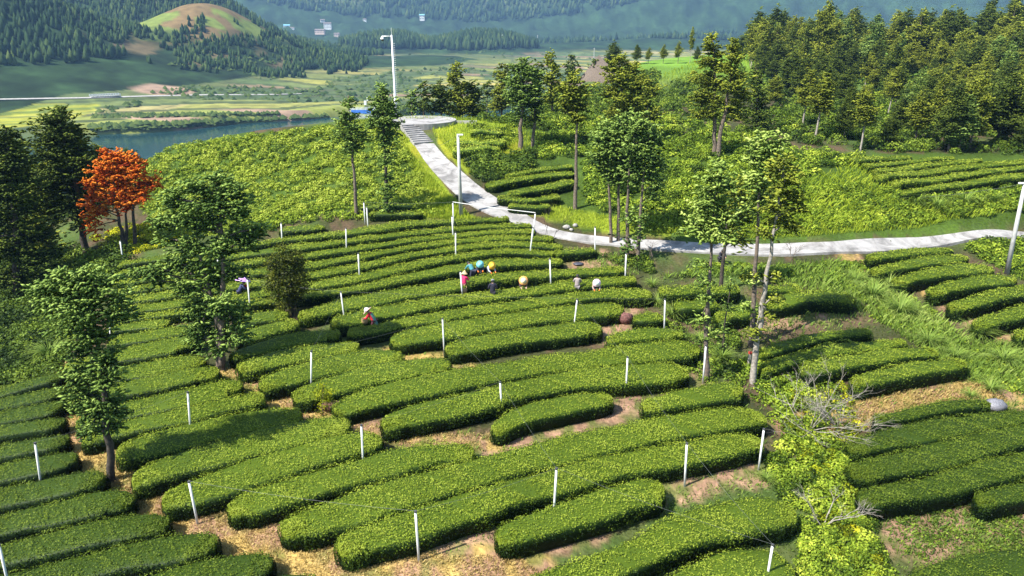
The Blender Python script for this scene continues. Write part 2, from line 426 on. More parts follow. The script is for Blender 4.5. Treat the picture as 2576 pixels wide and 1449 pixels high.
def rgb(*c): return np.array(c)[None]
def mixc(c, n, f): return c * (1 - f[:, None]) + n * f[:, None]
def ground_colour(x, y, z):
    d = np.hypot(x, y); n1 = fbm(x * 0.9, y * 0.9, 4); n2 = fbm(x * 0.13 + 9, y * 0.13, 4); n3 = fbm(x * 3.1, y * 3.1, 3)
    c = np.repeat(rgb(0.045, 0.05, 0.018), len(x), 0)
    c = mixc(c, rgb(0.10, 0.065, 0.04), sstep(0.45, 0.62, n1) * 0.8)
    c = mixc(c, rgb(0.06, 0.11, 0.02), sstep(0.5, 0.62, n2) * 0.6)
    near = 1 - sstep(120, 200, d)
    for pl, soil in [(LEFTHILL, 0), (RIGHTGREEN, 0)]:
        k = inside(x, y, pl).astype(float)
        c = mixc(c, rgb(0.05, 0.085, 0.012) * (0.6 + 0.8 * n1[:, None]), k)
    for pl in GRASSW:
        k = inside(x, y, pl).astype(float)
        c = mixc(c, rgb(0.17, 0.22, 0.018) * (0.7 + 0.6 * n1[:, None]) + rgb(0.10, 0.03, 0.0) * sstep(0.5, 0.7, n2)[:, None], k)
    for pl, r in SOILW:
        k = 1 - sstep(r * 0.75, r * 1.15, seg_dist(x, y, pl) + (n1 - 0.5) * r * 1.1)
        c = mixc(c, rgb(0.27, 0.165, 0.105) * (0.5 + 1.0 * n3[:, None]), k)
        c = mixc(c, rgb(0.10, 0.12, 0.03), k * sstep(0.44, 0.56, fbm(x * 1.6 + 5, y * 1.6, 3)) * 0.9)
    for pl, r in STRAWW:
        k = 1 - sstep(r * 0.8, r * 1.2, seg_dist(x, y, pl) + (n1 - 0.5) * r * 0.8)
        sc = rgb(0.36, 0.25, 0.08) * (0.6 + 0.8 * n3[:, None])
        sc = mixc(sc, rgb(0.26, 0.155, 0.095), sstep(0.42, 0.58, fbm(x * 1.4, y * 1.4, 3)))
        sc = mixc(sc, rgb(0.12, 0.13, 0.03), sstep(0.55, 0.65, fbm(x * 1.1 + 40, y * 1.1, 3)) * 0.8)
        c = mixc(c, sc, k)
    # beyond the tea hill
    zz = z - 30
    far = sstep(95, 150, d) * (1 - near * (np.abs(np.arctan2(x, y) - 0.5) < 0.45))
    vc = np.repeat(rgb(0.075, 0.105, 0.04), len(x), 0)
    vc = mixc(vc, rgb(0.085, 0.10, 0.04), sstep(0.5, 0.65, fbm(x / 40, y / 40, 4)))
    c = mixc(c, vc, far)
    plate = sstep(140, 200, d) * (1 - sstep(330, 400, d)) * (np.arctan2(x, y) > 0.06)
    c = mixc(c, rgb(0.13, 0.24, 0.03), plate)
    # paddies
    base = valley_h(x, y)
    flat = (1 - sstep(7, 16, zz - base)) * sstep(470, 500, d) * (1 - sstep(1700, 2100, d))
    cc = d * 0.021 + 2.6 * fbm(x / 260, y / 260, 3) + 0.2 * np.sin(x / 90)
    cc = np.log(d) * 24 + 4.5 * fbm(x / 200, y / 200, 3)
    b = np.floor(cc); fr = cc - b
    seg = np.floor(x / (70 + 60 * _perm[(b.astype(int) * 7) & 255, 3]) + 3 * _perm[(b.astype(int) * 13) & 255, 9])
    hsh = _perm[(b.astype(int) * 31 + seg.astype(int) * 17) & 255, (seg.astype(int) * 11 + b.astype(int)) & 255]
    pal = np.array([(0.16, 0.18, 0.05), (0.27, 0.26, 0.06), (0.34, 0.28, 0.08), (0.12, 0.15, 0.04), (0.29, 0.25, 0.10), (0.09, 0.13, 0.04), (0.20, 0.22, 0.05), (0.24, 0.16, 0.10), (0.13, 0.16, 0.05), (0.23, 0.23, 0.06)])
    pc = pal[np.clip((hsh * 10).astype(int), 0, 9)] * (0.85 + 0.3 * n1[:, None])
    pc = mixc(pc, rgb(0.045, 0.065, 0.03), ((fr < 0.24) | ((x / 83 + b) % 1 < 0.02)).astype(float) * 0.8)
    scrub = sstep(0.56, 0.64, fbm(x / 75 + 3, y / 75, 4))
    pc = mixc(pc, rgb(0.055, 0.085, 0.035) * (0.6 + 0.8 * n2[:, None]), scrub * 0.85)
    lf = inside(x, y, LEFTFLAT).astype(float)
    pc = mixc(pc, np.where(((cc * 1.5) % 1 < 0.6)[:, None], rgb(0.30, 0.30, 0.03), rgb(0.14, 0.18, 0.03)), lf * 0.8)
    c = mixc(c, pc, flat)
    # wooded slopes
    wood = sstep(3, 9, zz - base) * sstep(480, 520, d) * ((x < -330) | (d > 1200) | (zz - base > 14))
    wc = rgb(0.022, 0.045, 0.015) * (0.2 + 1.7 * fbm(x / 26, y / 26, 4)[:, None] ** 1.3)
    c = mixc(c, wc, wood)
    # bare green and tawny crown of the terraced hump
    hump = bell(x, y, -362, 860, 95, 130, 1.0)
    hb = sstep(0.40, 0.62, hump + 0.35 * (fbm(x / 45, y / 45, 4) - 0.5)) 
    c = mixc(c, np.where((fbm(x / 30 + 5, y / 30, 4) > 0.5)[:, None], rgb(0.15, 0.19, 0.04), rgb(0.17, 0.115, 0.05)), hb)
    hb2 = sstep(0.10, 0.2, hump) * (1 - sstep(0.3, 0.4, hump)) * sstep(0.47, 0.55, fbm(x / 30, y / 30, 4))
    c = mixc(c, rgb(0.15, 0.11, 0.055), hb2 * 0.8)
    for (cx, cy, rx, ry) in CUTS:
        k = 1 - sstep(0.8, 1.1, np.hypot((x - cx) / rx, (y - cy) / ry) + (fbm(x / 15, y / 15, 3) - 0.5) * 0.5)
        c = mixc(c, rgb(0.28, 0.19, 0.13), k)
    # clearings high on the far mountains
    clr = sstep(0.60, 0.66, fbm(x / 260 + 31, y / 260 + 7, 3)) * sstep(2200, 2600, d)
    c = mixc(c, np.where((((z / 9) % 1) < 0.35)[:, None], rgb(0.12, 0.11, 0.06), rgb(0.15, 0.19, 0.07)), clr * 0.8)
    return np.clip(c, 0, 1)
LEFTFLAT = wpoly("0,262 250,262 240,285 120,310 0,330 -200,330 -200,262")
_cut = hit([415, 470, 740, 1050], [228, 305, 290, 205])
CUTS = [(_cut[0, 0], _cut[0, 1], 24, 22), (_cut[1, 0], _cut[1, 1], 45, 9), (_cut[2, 0], _cut[2, 1], 60, 9)]

def make_ground():
    th = np.unique(np.concatenate([np.radians(np.arange(-41, 41.01, 0.24)), np.radians(np.arange(42, 318.1, 4.0))]))
    th = th[:-1] if abs(th[-1] - th[0] - 2 * math.pi) < 1e-6 else th
    r = np.concatenate([[0.5, 4, 8, 11], np.geomspace(13, 115, 130), np.geomspace(117, 440, 34), np.geomspace(444, 1750, 230), np.geomspace(1765, 9000, 100)])
    T, Rr = np.meshgrid(th, r, indexing='ij')
    x = np.sin(T) * Rr; y = np.cos(T) * Rr
    sh = x.shape; x = x.ravel(); y = y.ravel()
    z = height(x, y)
    d = Rr.ravel()
    base = valley_h(x, y) + 30
    cc = np.log(d) * 24 + 4.5 * fbm(x / 200, y / 200, 3)
    flat = (1 - sstep(7, 16, z - base)) * sstep(475, 510, d) * (1 - sstep(1700, 2100, d))
    z = z + flat * (0.9 * (sstep(0.0, 0.25, cc - np.floor(cc)) - (cc - np.floor(cc))))      # terrace risers
    z = z + 0.10 * (fbm(x * 1.7, y * 1.7, 3) - 0.5) * (1 - sstep(80, 120, d))
    wood = sstep(10, 20, z - base) * sstep(1700, 2100, d)
    z = z + wood * 26 * (fbm(x / 30, y / 30, 3) - 0.5) + wood * 12 * (vnoise(x / 14, y / 14) - 0.5)
    c = ground_colour(x, y, z)
    V = np.stack([x, y, z], -1); nt, nr = sh
    i = np.arange(nt)[:, None]; j = np.arange(nr - 1)[None]
    a = i * nr + j; b = ((i + 1) % nt) * nr + j
    F = np.stack([a, b, b + 1, a + 1], -1).reshape(-1, 4)[:, ::-1]
    m, nt_, out = newmat('ground')
    at = nt_.nodes.new('ShaderNodeAttribute'); at.attribute_name = 'gcol'
    geo = nt_.nodes.new('ShaderNodeNewGeometry')
    n1 = nt_.nodes.new('ShaderNodeTexNoise'); n1.inputs['Scale'].default_value = 5.0; n1.inputs['Detail'].default_value = 8
    n2 = nt_.nodes.new('ShaderNodeTexNoise'); n2.inputs['Scale'].default_value = 0.09; n2.inputs['Detail'].default_value = 8
    for q in (n1, n2): nt_.links.new(geo.outputs['Position'], q.inputs['Vector'])
    ad = nt_.nodes.new('ShaderNodeMath'); nt_.links.new(n1.outputs['Fac'], ad.inputs[0]); nt_.links.new(n2.outputs['Fac'], ad.inputs[1])
    mr = nt_.nodes.new('ShaderNodeMapRange'); nt_.links.new(ad.outputs[0], mr.inputs[0]); mr.inputs[1].default_value = 0.7; mr.inputs[2].default_value = 1.3; mr.inputs[3].default_value = 0.55; mr.inputs[4].default_value = 1.45
    vm = nt_.nodes.new('ShaderNodeVectorMath'); vm.operation = 'SCALE'; nt_.links.new(at.outputs['Color'], vm.inputs[0]); nt_.links.new(mr.outputs[0], vm.inputs['Scale'])
    p = nt_.nodes.new('ShaderNodeBsdfPrincipled'); p.inputs['Roughness'].default_value = 0.95; p.inputs['Specular IOR Level'].default_value = 0.1
    nt_.links.new(vm.outputs[0], p.inputs['Base Color'])
    bp = nt_.nodes.new('ShaderNodeBump'); bp.inputs['Strength'].default_value = 0.7; bp.inputs['Distance'].default_value = 0.12
    nt_.links.new(n1.outputs['Fac'], bp.inputs['Height']); nt_.links.new(bp.outputs[0], p.inputs['Normal'])
    nt_.links.new(p.outputs[0], out.inputs['Surface'])
    o = mesh_obj('ground', V, F, 'ground', uniform=4, col=c, smooth=True)
    tag(o, 'terraced tea hillside falling to a river valley and wooded mountains', kind='structure')
make_ground()

# water
def make_river():
    m, nt, out = newmat('river_water')
    p = nt.nodes.new('ShaderNodeBsdfPrincipled'); p.inputs['Base Color'].default_value = (0.012, 0.045, 0.05, 1); p.inputs['Roughness'].default_value = 0.12
    geo = nt.nodes.new('ShaderNodeNewGeometry'); no = nt.nodes.new('ShaderNodeTexNoise'); no.inputs['Scale'].default_value = 0.35; no.inputs['Detail'].default_value = 4
    nt.links.new(geo.outputs['Position'], no.inputs['Vector'])
    b = nt.nodes.new('ShaderNodeBump'); b.inputs['Strength'].default_value = 0.25; b.inputs['Distance'].default_value = 0.3
    nt.links.new(no.outputs['Fac'], b.inputs['Height']); nt.links.new(b.outputs[0], p.inputs['Normal']); nt.links.new(p.outputs[0], out.inputs['Surface'])
    V = []; F = []
    ths = np.linspace(-0.62, 0.52, 60)
    for k, t in enumerate(ths):
        for rr in (310, 640): V.append((math.sin(t) * rr, math.cos(t) * rr, WATER_Z))
    for k in range(59): F.append((2 * k, 2 * k + 1, 2 * k + 3, 2 * k + 2))
    tag(mesh_obj('river', V, F, 'river_water'), 'still blue green river behind the tea hill', kind='structure')
make_river()

# concrete road: two traced edges, draped on the hill as a slab
def strip(name, L, Rt, mat, thick=0.12, lift=0.05, step=0.8, label=None, kind='structure'):
    def path(s):
        a = np.array(pts(s)); h = hit(a[:, 0], a[:, 1])[:, :2]
        # smooth resample
        d = np.concatenate([[0], np.cumsum(np.hypot(*np.diff(h, axis=0).T))]); return h, d
    a, da = path(L); b, db = path(Rt)
    n = max(8, int(max(da[-1], db[-1]) / step)); t = np.linspace(0, 1, n)
    A = np.stack([np.interp(t, da / da[-1], a[:, k]) for k in (0, 1)], -1); B = np.stack([np.interp(t, db / db[-1], b[:, k]) for k in (0, 1)], -1)
    for Q in (A, B):
        for _ in range(2): Q[1:-1] = (Q[:-2] + 2 * Q[1:-1] + Q[2:]) / 4
    V = []; F = []; m = 6
    for i in range(n):
        row = []
        for k in range(m):
            q = A[i] * (1 - k / (m - 1)) + B[i] * (k / (m - 1)); row.append(q)
        hz = [float(height(q[0], q[1])) for q in row]
        mid = sum(hz) / m
        zz = [0.35 * hh + 0.65 * mid + lift for hh in hz]
        zz = [max(z_, hh + 0.03) for z_, hh in zip(zz, hz)]
        V.append((*row[0], zz[0] - thick - 0.15))
        for q, z_ in zip(row, zz): V.append((*q, z_))
        V.append((*row[-1], zz[-1] - thick - 0.15))
    w = m + 2
    for i in range(n - 1):
        for k in range(w - 1): F.append((i * w + k, i * w + k + 1, (i + 1) * w + k + 1, (i + 1) * w + k))
    o = mesh_obj(name, V, [f[::-1] for f in F], mat); tag(o, label, kind=kind); return A, B
def make_concrete():
    m, nt, out = newmat('road_concrete')
    geo = nt.nodes.new('ShaderNodeNewGeometry')
    n1 = nt.nodes.new('ShaderNodeTexNoise'); n1.inputs['Scale'].default_value = 0.55; n1.inputs['Detail'].default_value = 9; n1.inputs['Roughness'].default_value = 0.65; n1.inputs['Distortion'].default_value = 1.2
    n2 = nt.nodes.new('ShaderNodeTexNoise'); n2.inputs['Scale'].default_value = 9; n2.inputs['Detail'].default_value = 6
    for q in (n1, n2): nt.links.new(geo.outputs['Position'], q.inputs['Vector'])
    r = ramp(nt, [(0.36, (0.19, 0.16, 0.13)), (0.47, (0.32, 0.275, 0.23)), (0.62, (0.46, 0.405, 0.345))]); nt.links.new(n1.outputs['Fac'], r.inputs[0])
    mx = nt.nodes.new('ShaderNodeMix'); mx.data_type = 'RGBA'; mx.blend_type = 'MULTIPLY'; mx.inputs[0].default_value = 0.35
    nt.links.new(r.outputs[0], mx.inputs[6]); nt.links.new(n2.outputs['Color'], mx.inputs[7])
    hs = nt.nodes.new('ShaderNodeHueSaturation'); hs.inputs['Saturation'].default_value = 0.35; nt.links.new(mx.outputs[2], hs.inputs['Color'])
    p = nt.nodes.new('ShaderNodeBsdfPrincipled'); p.inputs['Roughness'].default_value = 0.85
    nt.links.new(hs.outputs[0], p.inputs['Base Color'])
    b = nt.nodes.new('ShaderNodeBump'); b.inputs['Strength'].default_value = 0.3; b.inputs['Distance'].default_value = 0.02; nt.links.new(n2.outputs['Fac'], b.inputs['Height']); nt.links.new(b.outputs[0], p.inputs['Normal'])
    nt.links.new(p.outputs[0], out.inputs['Surface'])
make_concrete()
ROAD_L = "1041,362 1055,385 1080,420 1102,445 1125,470 1160,502 1200,528 1250,548 1300,566 1360,590 1430,607 1530,619 1650,632 1800,641 2000,645 2200,640 2300,628 2420,612 2520,600 2700,590"
ROAD_R = "1092,362 1103,376 1120,395 1160,430 1200,465 1250,500 1310,530 1345,555 1400,580 1480,592 1600,603 1750,611 1900,614 2100,610 2300,596 2420,586 2520,578 2700,568"
RA, RB = strip('concrete_road', ROAD_L, ROAD_R, 'road_concrete', label='pale concrete road winding across the tea hill')
def on_road(x, y, pad=0.3):
    k = seg_dist(x, y, [tuple((a + b) / 2) for a, b in zip(RA[::2], RB[::2])])
    return k < 1.75 + pad

# round pad and steps
padc = hit1(1058, 306)
def make_pad():
    mb = MB(); z = padc[2]
    mb.lathe([(0.01, 0.22), (4.1, 0.22), (4.1, -0.7)], n=56)
    o = mb.obj('round_pad', 'road_concrete', loc=(padc[0], padc[1], z)); tag(o, 'round concrete lookout pad on the hilltop', kind='structure')
    st = empty('stairway', hit1(1062, 345)); tag(st, 'concrete steps climbing from the road to the round pad', kind='structure')
    a = (RA[0] + RB[0]) / 2
    z0 = float(height(*a)) + 0.06
    b = np.array([padc[0] - 0.9, padc[1] - 3.9]); z1 = z + 0.2
    wv = (RB[0] - RA[0]); wd = np.hypot(*wv); ang = math.atan2(b[1] - a[1], b[0] - a[0])
    n = 10
    for i in range(n):
        t = (i + 0.5) / n; c = a * (1 - t) + b * t; L = np.hypot(*(b - a)) / n
        zt = z0 + (z1 - z0) * (i + 1) / n
        m2 = MB().box((0, 0, -0.3), (L + 0.02, wd * (1.0 - 0.02 * i), 0.6), ang)
        s = m2.obj('step', 'road_concrete', st); s.location = tuple(np.array([c[0], c[1], zt]) - np.array(st.location))
    h = hit1(1165, 310)
    s = MB().box((0, 0, 0.12), (3.2, 0.5, 0.3), 0.0).obj('concrete_slab', 'concrete', loc=tuple(h)); tag(s, 'thin pale concrete slab in the grass beside the round pad', 'slab')
    h = hit1(1093, 594)
    s = MB().box((0, 0, 0.25), (2.0, 0.5, 0.5), 0.1).box((1.1, 0.3, 0.3), (0.5, 0.5, 0.55), 0.1).obj('water_trough', 'concrete', loc=tuple(h)); tag(s, 'pale concrete trough sunk between hedges near the road', 'trough')
make_pad()

# ------------------------------------------------------------------ tea hedges
PROF = np.array([(-0.84, 0.0), (-0.98, 0.28), (-1.02, 0.62), (-0.98, 0.85), (-0.84, 0.96), (-0.42, 0.995), (0, 1.01), (0.42, 0.995), (0.84, 0.96), (0.98, 0.85), (1.02, 0.62), (0.98, 0.28), (0.84, 0.0)])
PARC = np.concatenate([[0], np.cumsum(np.hypot(*np.diff(PROF, axis=0).T))]); PARC /= PARC[-1]
N_LEAVES = 0
def hedge(spec, label, H=0.8, mat='tea_leaf', rough=0.0, young=0.0, density=1.0, group='clipped tea hedges in rows on the hillside', wmin=0.35, wmax=1.25, name='tea_hedge'):
    global N_LEAVES
    a = np.array(pts(spec) if isinstance(spec, str) else spec)
    T = hit(a[:, 0], a[:, 1], H)[:, :2]; B = hit(a[:, 0], a[:, 2], H * 0.95)[:, :2]
    C = (T + B) / 2
    dv = np.gradient(C, axis=0); dv /= np.linalg.norm(dv, axis=1)[:, None] + 1e-9
    w = np.abs(dv[:, 0] * (T - B)[:, 1] - dv[:, 1] * (T - B)[:, 0]) / 2 + 0.06
    w = np.clip(w * 1.08 + 0.03, wmin, wmax)
    s = np.concatenate([[0], np.cumsum(np.hypot(*np.diff(C, axis=0).T))]); L = s[-1]
    if L < 0.5: return None
    er = min(float(np.median(w)), L * 0.45); ph = np.linspace(0, math.pi / 2, 8)[:-1]
    ends = er * (1 - np.cos(ph)); t = np.concatenate([ends, np.linspace(er, L - er, max(4, int((L - 2 * er) / 0.3))), (L - ends)[::-1]]); n = len(t)
    C = np.stack([np.interp(t, s, C[:, k]) for k in (0, 1)], -1); w = np.interp(t, s, w)
    for _ in range(6):
        C[8:-8] = (C[7:-9] + 2 * C[8:-8] + C[9:-7]) / 4; w[1:-1] = (w[:-2] + 2 * w[1:-1] + w[2:]) / 4
    w = np.maximum(w, np.median(w) * 0.8)
    e = np.minimum(t, L - t); cph = 1 - np.clip(e / er, 0, 1)
    rnd = np.clip(1 - cph ** 2.6, 0.0004, 1) ** 0.45; cph = cph * np.sign(t - L / 2)
    dirs = np.gradient(C, axis=0); dirs /= np.linalg.norm(dirs, axis=1)[:, None] + 1e-9
    nv = np.stack([-dirs[:, 1], dirs[:, 0]], -1)
    sd_ = rng.random() * 100
    wn = w * rnd * (1 + (0.10 + rough * 0.5) * 2 * (fbm(t * 0.9 + sd_, t * 0 + sd_, 3) - 0.5))
    hn = H * (0.72 + 0.28 * rnd ** 0.7) * (1 + (0.08 + rough) * 2 * (fbm(t * 0.7 + sd_, t * 0 + 3, 3) - 0.5))
    gz = height(C[:, 0], C[:, 1])
    mid = C.mean(0); org = np.array([mid[0], mid[1], float(height(*mid))])
    # inner shell
    K = len(PROF); sc = 0.93
    V = np.empty((n, K, 3))
    for k, (u, v) in enumerate(PROF):
        off = u * wn * sc
        V[:, k, 0] = C[:, 0] + nv[:, 0] * off; V[:, k, 1] = C[:, 1] + nv[:, 1] * off; V[:, k, 2] = gz + v * hn * sc - (0.12 if v == 0 else 0)
    i = np.arange(n - 1)[:, None]; k = np.arange(K - 1)[None]
    a_ = i * K + k
    F = np.stack([a_, a_ + 1, a_ + K + 1, a_ + K], -1).reshape(-1, 4)
    Vs = V.reshape(-1, 3); 
    # leaves on the surface
    Z = depth(np.array([mid[0], mid[1], org[2]])); Z = max(Z, 18)
    l = max(0.062, 1.45 * Z / 692)
    per = 2.6 * np.median(wn) / 1.0 * 0.5 + 1.9 * H
    per = (2 * np.median(wn) + 2 * H)
    nl = int(L * per * 1.75 / (l * l) * density); N_LEAVES += nl
    st = rng.random(nl) * (n - 1.001); ii = st.astype(int); f = st - ii
    pp = rng.random(nl)
    lerp = lambda q: q[ii] * (1 - f) + q[ii + 1] * f
    cx, cy, W_, H_, G_ = lerp(C[:, 0]), lerp(C[:, 1]), lerp(wn), lerp(hn), lerp(gz)
    nx, ny = lerp(nv[:, 0]), lerp(nv[:, 1])
    u = np.interp(pp, PARC, PROF[:, 0]); v = np.interp(pp, PARC, PROF[:, 1])
    du = np.interp(pp + .02, PARC, PROF[:, 0]) - np.interp(pp - .02, PARC, PROF[:, 0]); dv_ = np.interp(pp + .02, PARC, PROF[:, 1]) - np.interp(pp - .02, PARC, PROF[:, 1])
    nu, nz = -dv_, du; q = np.hypot(nu, nz) + 1e-9; nu /= q; nz /= q
    lump = (fbm(cx * 2.6 + u * 2, cy * 2.6 + v * 3, 3) - 0.5) + 0.6 * (fbm(cx * 0.8 + 7, cy * 0.8, 2) - 0.5)
    out_ = lump * (0.22 + rough) + rng.normal(0, 0.028, nl) + (rng.random(nl) < 0.03) * rng.uniform(0.03, 0.13, nl)
    P = np.stack([cx + nx * (u * W_ + nu * out_), cy + ny * (u * W_ + nu * out_), G_ + v * H_ + nz * out_], -1)
    ca = lerp(cph) * (1 - np.clip(nz, 0, 1)); ax_, ay_ = lerp(dirs[:, 0]), lerp(dirs[:, 1]); sa = np.sqrt(np.clip(1 - ca * ca, 0, 1))
    Nn = np.stack([nx * nu * sa + ax_ * ca, ny * nu * sa + ay_ * ca, nz], -1)
    P[:, 0] += ax_ * ca * 0.06; P[:, 1] += ay_ * ca * 0.06
    size = l * rng.uniform(0.7, 1.35, nl)
    Q = leaf_quads(P, Nn, size, size * 0.62, jit=0.42)
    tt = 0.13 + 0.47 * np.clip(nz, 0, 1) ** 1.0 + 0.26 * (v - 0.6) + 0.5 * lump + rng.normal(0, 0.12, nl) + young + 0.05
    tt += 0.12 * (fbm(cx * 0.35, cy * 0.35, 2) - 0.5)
    Vall = np.concatenate([Vs, Q]) - org
    Fall = np.concatenate([F, np.arange(nl * 4).reshape(-1, 4) + len(Vs)])
    mi = np.concatenate([np.zeros(len(F)), np.ones(nl)])
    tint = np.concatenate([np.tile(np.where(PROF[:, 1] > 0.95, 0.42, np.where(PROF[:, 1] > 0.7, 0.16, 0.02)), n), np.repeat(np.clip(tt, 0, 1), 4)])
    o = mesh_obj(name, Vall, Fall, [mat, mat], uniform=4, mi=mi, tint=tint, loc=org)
    tag(o, label, 'tea hedge', group)
    return o
ORD = ['first', 'second', 'third', 'fourth', 'fifth', 'sixth', 'seventh', 'eighth', 'ninth', 'tenth', 'eleventh', 'twelfth', 'thirteenth', 'fourteenth']
def block(rows, place, adj='clipped', **kw):
    for i, r in enumerate(rows):
        if i == 0 and len(rows) > 1: lab = f'{adj} tea hedge, top row, {place}'
        elif i == len(rows) - 1 and len(rows) > 1: lab = f'{adj} tea hedge, lowest row, {place}'
        elif len(rows) == 1: lab = f'{adj} tea hedge, {place}'
        else: lab = f'{adj} tea hedge, {ORD[i]} row down, {place}'
        hedge(r, lab, **kw)

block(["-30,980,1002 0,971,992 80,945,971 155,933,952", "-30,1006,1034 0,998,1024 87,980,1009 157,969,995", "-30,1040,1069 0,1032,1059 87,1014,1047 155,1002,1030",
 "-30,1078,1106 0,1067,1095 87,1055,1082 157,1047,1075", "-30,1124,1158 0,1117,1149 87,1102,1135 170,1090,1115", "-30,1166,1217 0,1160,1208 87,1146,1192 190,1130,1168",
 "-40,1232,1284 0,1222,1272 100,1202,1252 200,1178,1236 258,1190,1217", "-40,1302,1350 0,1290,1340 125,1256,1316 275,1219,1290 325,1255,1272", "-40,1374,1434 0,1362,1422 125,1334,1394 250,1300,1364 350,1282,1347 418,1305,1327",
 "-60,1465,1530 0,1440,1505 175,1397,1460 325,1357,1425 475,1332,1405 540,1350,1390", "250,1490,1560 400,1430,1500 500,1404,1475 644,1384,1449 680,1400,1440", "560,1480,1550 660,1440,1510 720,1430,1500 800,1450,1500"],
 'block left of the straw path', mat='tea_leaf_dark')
block(["275,842,868 350,832,858 450,815,838 500,812,830", "165,905,930 295,877,905 375,855,895 460,838,878 492,850,870", "170,950,975 305,920,950 375,908,940 475,890,925 512,902,918",
 "175,985,1010 315,958,992 400,937,972 500,917,952 545,930,947", "190,1050,1070 320,1005,1042 475,975,1018 575,948,990 603,962,980", "205,1088,1115 312,1055,1085 450,1025,1060 600,990,1020 665,985,1010",
 "292,1118,1150 350,1090,1150 450,1065,1125 560,1040,1100 660,1022,1075 757,1030,1052", "333,1195,1225 400,1155,1204 475,1124,1180 575,1097,1160 644,1079,1139 744,1058,1117 820,1042,1095 876,1066,1085",
 "408,1242,1280 450,1217,1270 525,1187,1255 644,1144,1212 769,1112,1170 894,1078,1138 960,1095,1118", "580,1270,1300 605,1240,1300 644,1222,1290 769,1190,1247 894,1152,1210 1019,1117,1180 1119,1112,1150 1193,1132,1140"],
 'block right of the straw path', young=0.02)
block(["715,1325,1350 744,1290,1345 869,1240,1325 1019,1192,1270 1144,1165,1233 1288,1125,1190 1413,1092,1160 1538,1067,1130 1700,1040,1098 1850,1018,1070 1925,1035,1062",
 "858,1370,1400 894,1330,1385 1019,1282,1360 1144,1242,1315 1288,1202,1265 1413,1170,1235 1538,1135,1198 1663,1115,1178 1788,1095,1155 1880,1082,1130 1918,1098,1120",
 "1256,1330,1375 1288,1307,1365 1388,1272,1337 1488,1237,1312 1588,1197,1277 1650,1197,1257 1672,1220,1240",
 "1310,1460,1530 1400,1425,1510 1488,1392,1475 1588,1357,1432 1663,1312,1400 1738,1272,1370 1838,1250,1350 1932,1232,1325 2005,1275,1312",
 "1640,1480,1550 1700,1440,1530 1763,1402,1510 1838,1372,1500 1932,1362,1480 2000,1400,1460"], 'broad front centre block', adj='long broad')
block(["606,915,945 644,893,930 719,875,909 790,862,897 869,858,882 900,868,878", "662,960,985 694,932,975 794,900,945 919,875,915 970,874,906 1003,898,905", "744,985,1015 794,955,1000 869,930,980 944,910,960 1094,895,932 1129,918,925",
 "852,1020,1045 880,992,1035 944,965,1018 1019,947,1000 1144,925,975 1288,905,945 1400,887,928 1509,879,918 1620,857,905 1730,850,895 1760,870,888",
 "967,1055,1085 1019,1018,1070 1119,995,1048 1219,975,1025 1288,957,1000 1420,932,975 1553,915,965 1686,906,955 1732,925,940", "1248,1065,1100 1288,1025,1068 1376,999,1045 1487,981,1022 1540,992,1005"],
 'centre block of rounded rows below the pickers', young=0.03)
block(["1595,790,808 1640,782,806 1668,782,805", "1530,845,862 1598,822,855 1664,815,845 1720,832,842", "1622,1010,1032 1708,977,1020 1841,955,1000 1868,975,998"], 'short rows by the four thin firs', adj='short', young=0.03)
block(["752,785,802 819,762,787 869,745,777 944,730,765 1000,722,752 1069,710,742 1143,698,728 1200,688,710 1271,680,702 1335,677,698 1417,674,694 1500,668,688 1570,666,682",
 "838,805,825 869,785,822 944,768,800 1000,760,788 1094,745,770 1176,736,760 1289,721,745 1362,712,735 1444,699,723 1544,690,712 1600,692,706",
 "875,828,842 944,815,835 1000,800,820 1094,783,806 1194,770,790 1288,755,778 1376,742,766 1465,730,752 1545,722,745 1600,720,748 1640,732,745",
 "990,850,868 1019,830,865 1069,812,860 1169,797,840 1288,783,818 1420,765,802 1530,753,795 1566,775,788", "1126,870,890 1169,848,884 1288,828,862 1400,813,848 1474,804,838 1513,822,830"],
 'five rows where the pickers stand', adj='long', young=0.06)
block(["592,790,812 644,783,809 725,775,795", "595,835,860 644,820,850 700,803,832 750,800,820", "580,885,905 644,860,885 744,832,862 830,825,850 850,835,848"], 'three rows between the two firs and the round tree')
# upper field: rows lie between traced furrow lines
DL = [[(700,560),(830,556),(1000,545),(1284,543)],
 [(450,650),(644,622),(700,612),(816,601),(923,590),(1059,570),(1175,563),(1284,558)],
 [(290,700),(450,674),(644,645),(773,631),(876,613),(942,606),(1042,594),(1127,586),(1235,575),(1337,573)],
 [(290,722),(450,697),(644,667),(783,651),(850,641),(926,629),(1060,607),(1127,599),(1235,592),(1345,589)],
 [(290,745),(450,722),(644,695),(783,679),(843,666),(942,648),(1000,636),(1060,625),(1127,614),(1195,605),(1300,602),(1393,608)],
 [(290,770),(450,748),(644,724),(787,704),(876,686),(942,674),(1010,656),(1075,643),(1150,633),(1235,623),(1300,617),(1357,625),(1418,632)],
 [(290,795),(450,775),(644,752),(810,725),(880,716),(942,704),(1019,682),(1127,660),(1195,648),(1276,640),(1393,643)],
 [(280,812),(450,791),(600,772),(720,757),(850,742),(909,732),(975,722),(1042,706),(1127,692),(1171,684),(1252,674),(1357,668),(1422,667)],
 [(270,838),(350,830),(424,824)]]
def between(k, x0, x1, d0=2.5, d1=4.5, extra=()):
    a, b = np.array(DL[k]), np.array(DL[k + 1])
    xs = np.arange(x0, x1 + 1, 45.0); xs = np.append(xs, x1) if x1 - xs[-1] > 8 else xs
    return [(x, np.interp(x, a[:, 0], a[:, 1]) + d0, np.interp(x, b[:, 0], b[:, 1]) - d1) for x in xs]
up = [between(0, 705, 1284)]
DL[1] = [(290,676)] + DL[1]
DL.insert(1, None); 
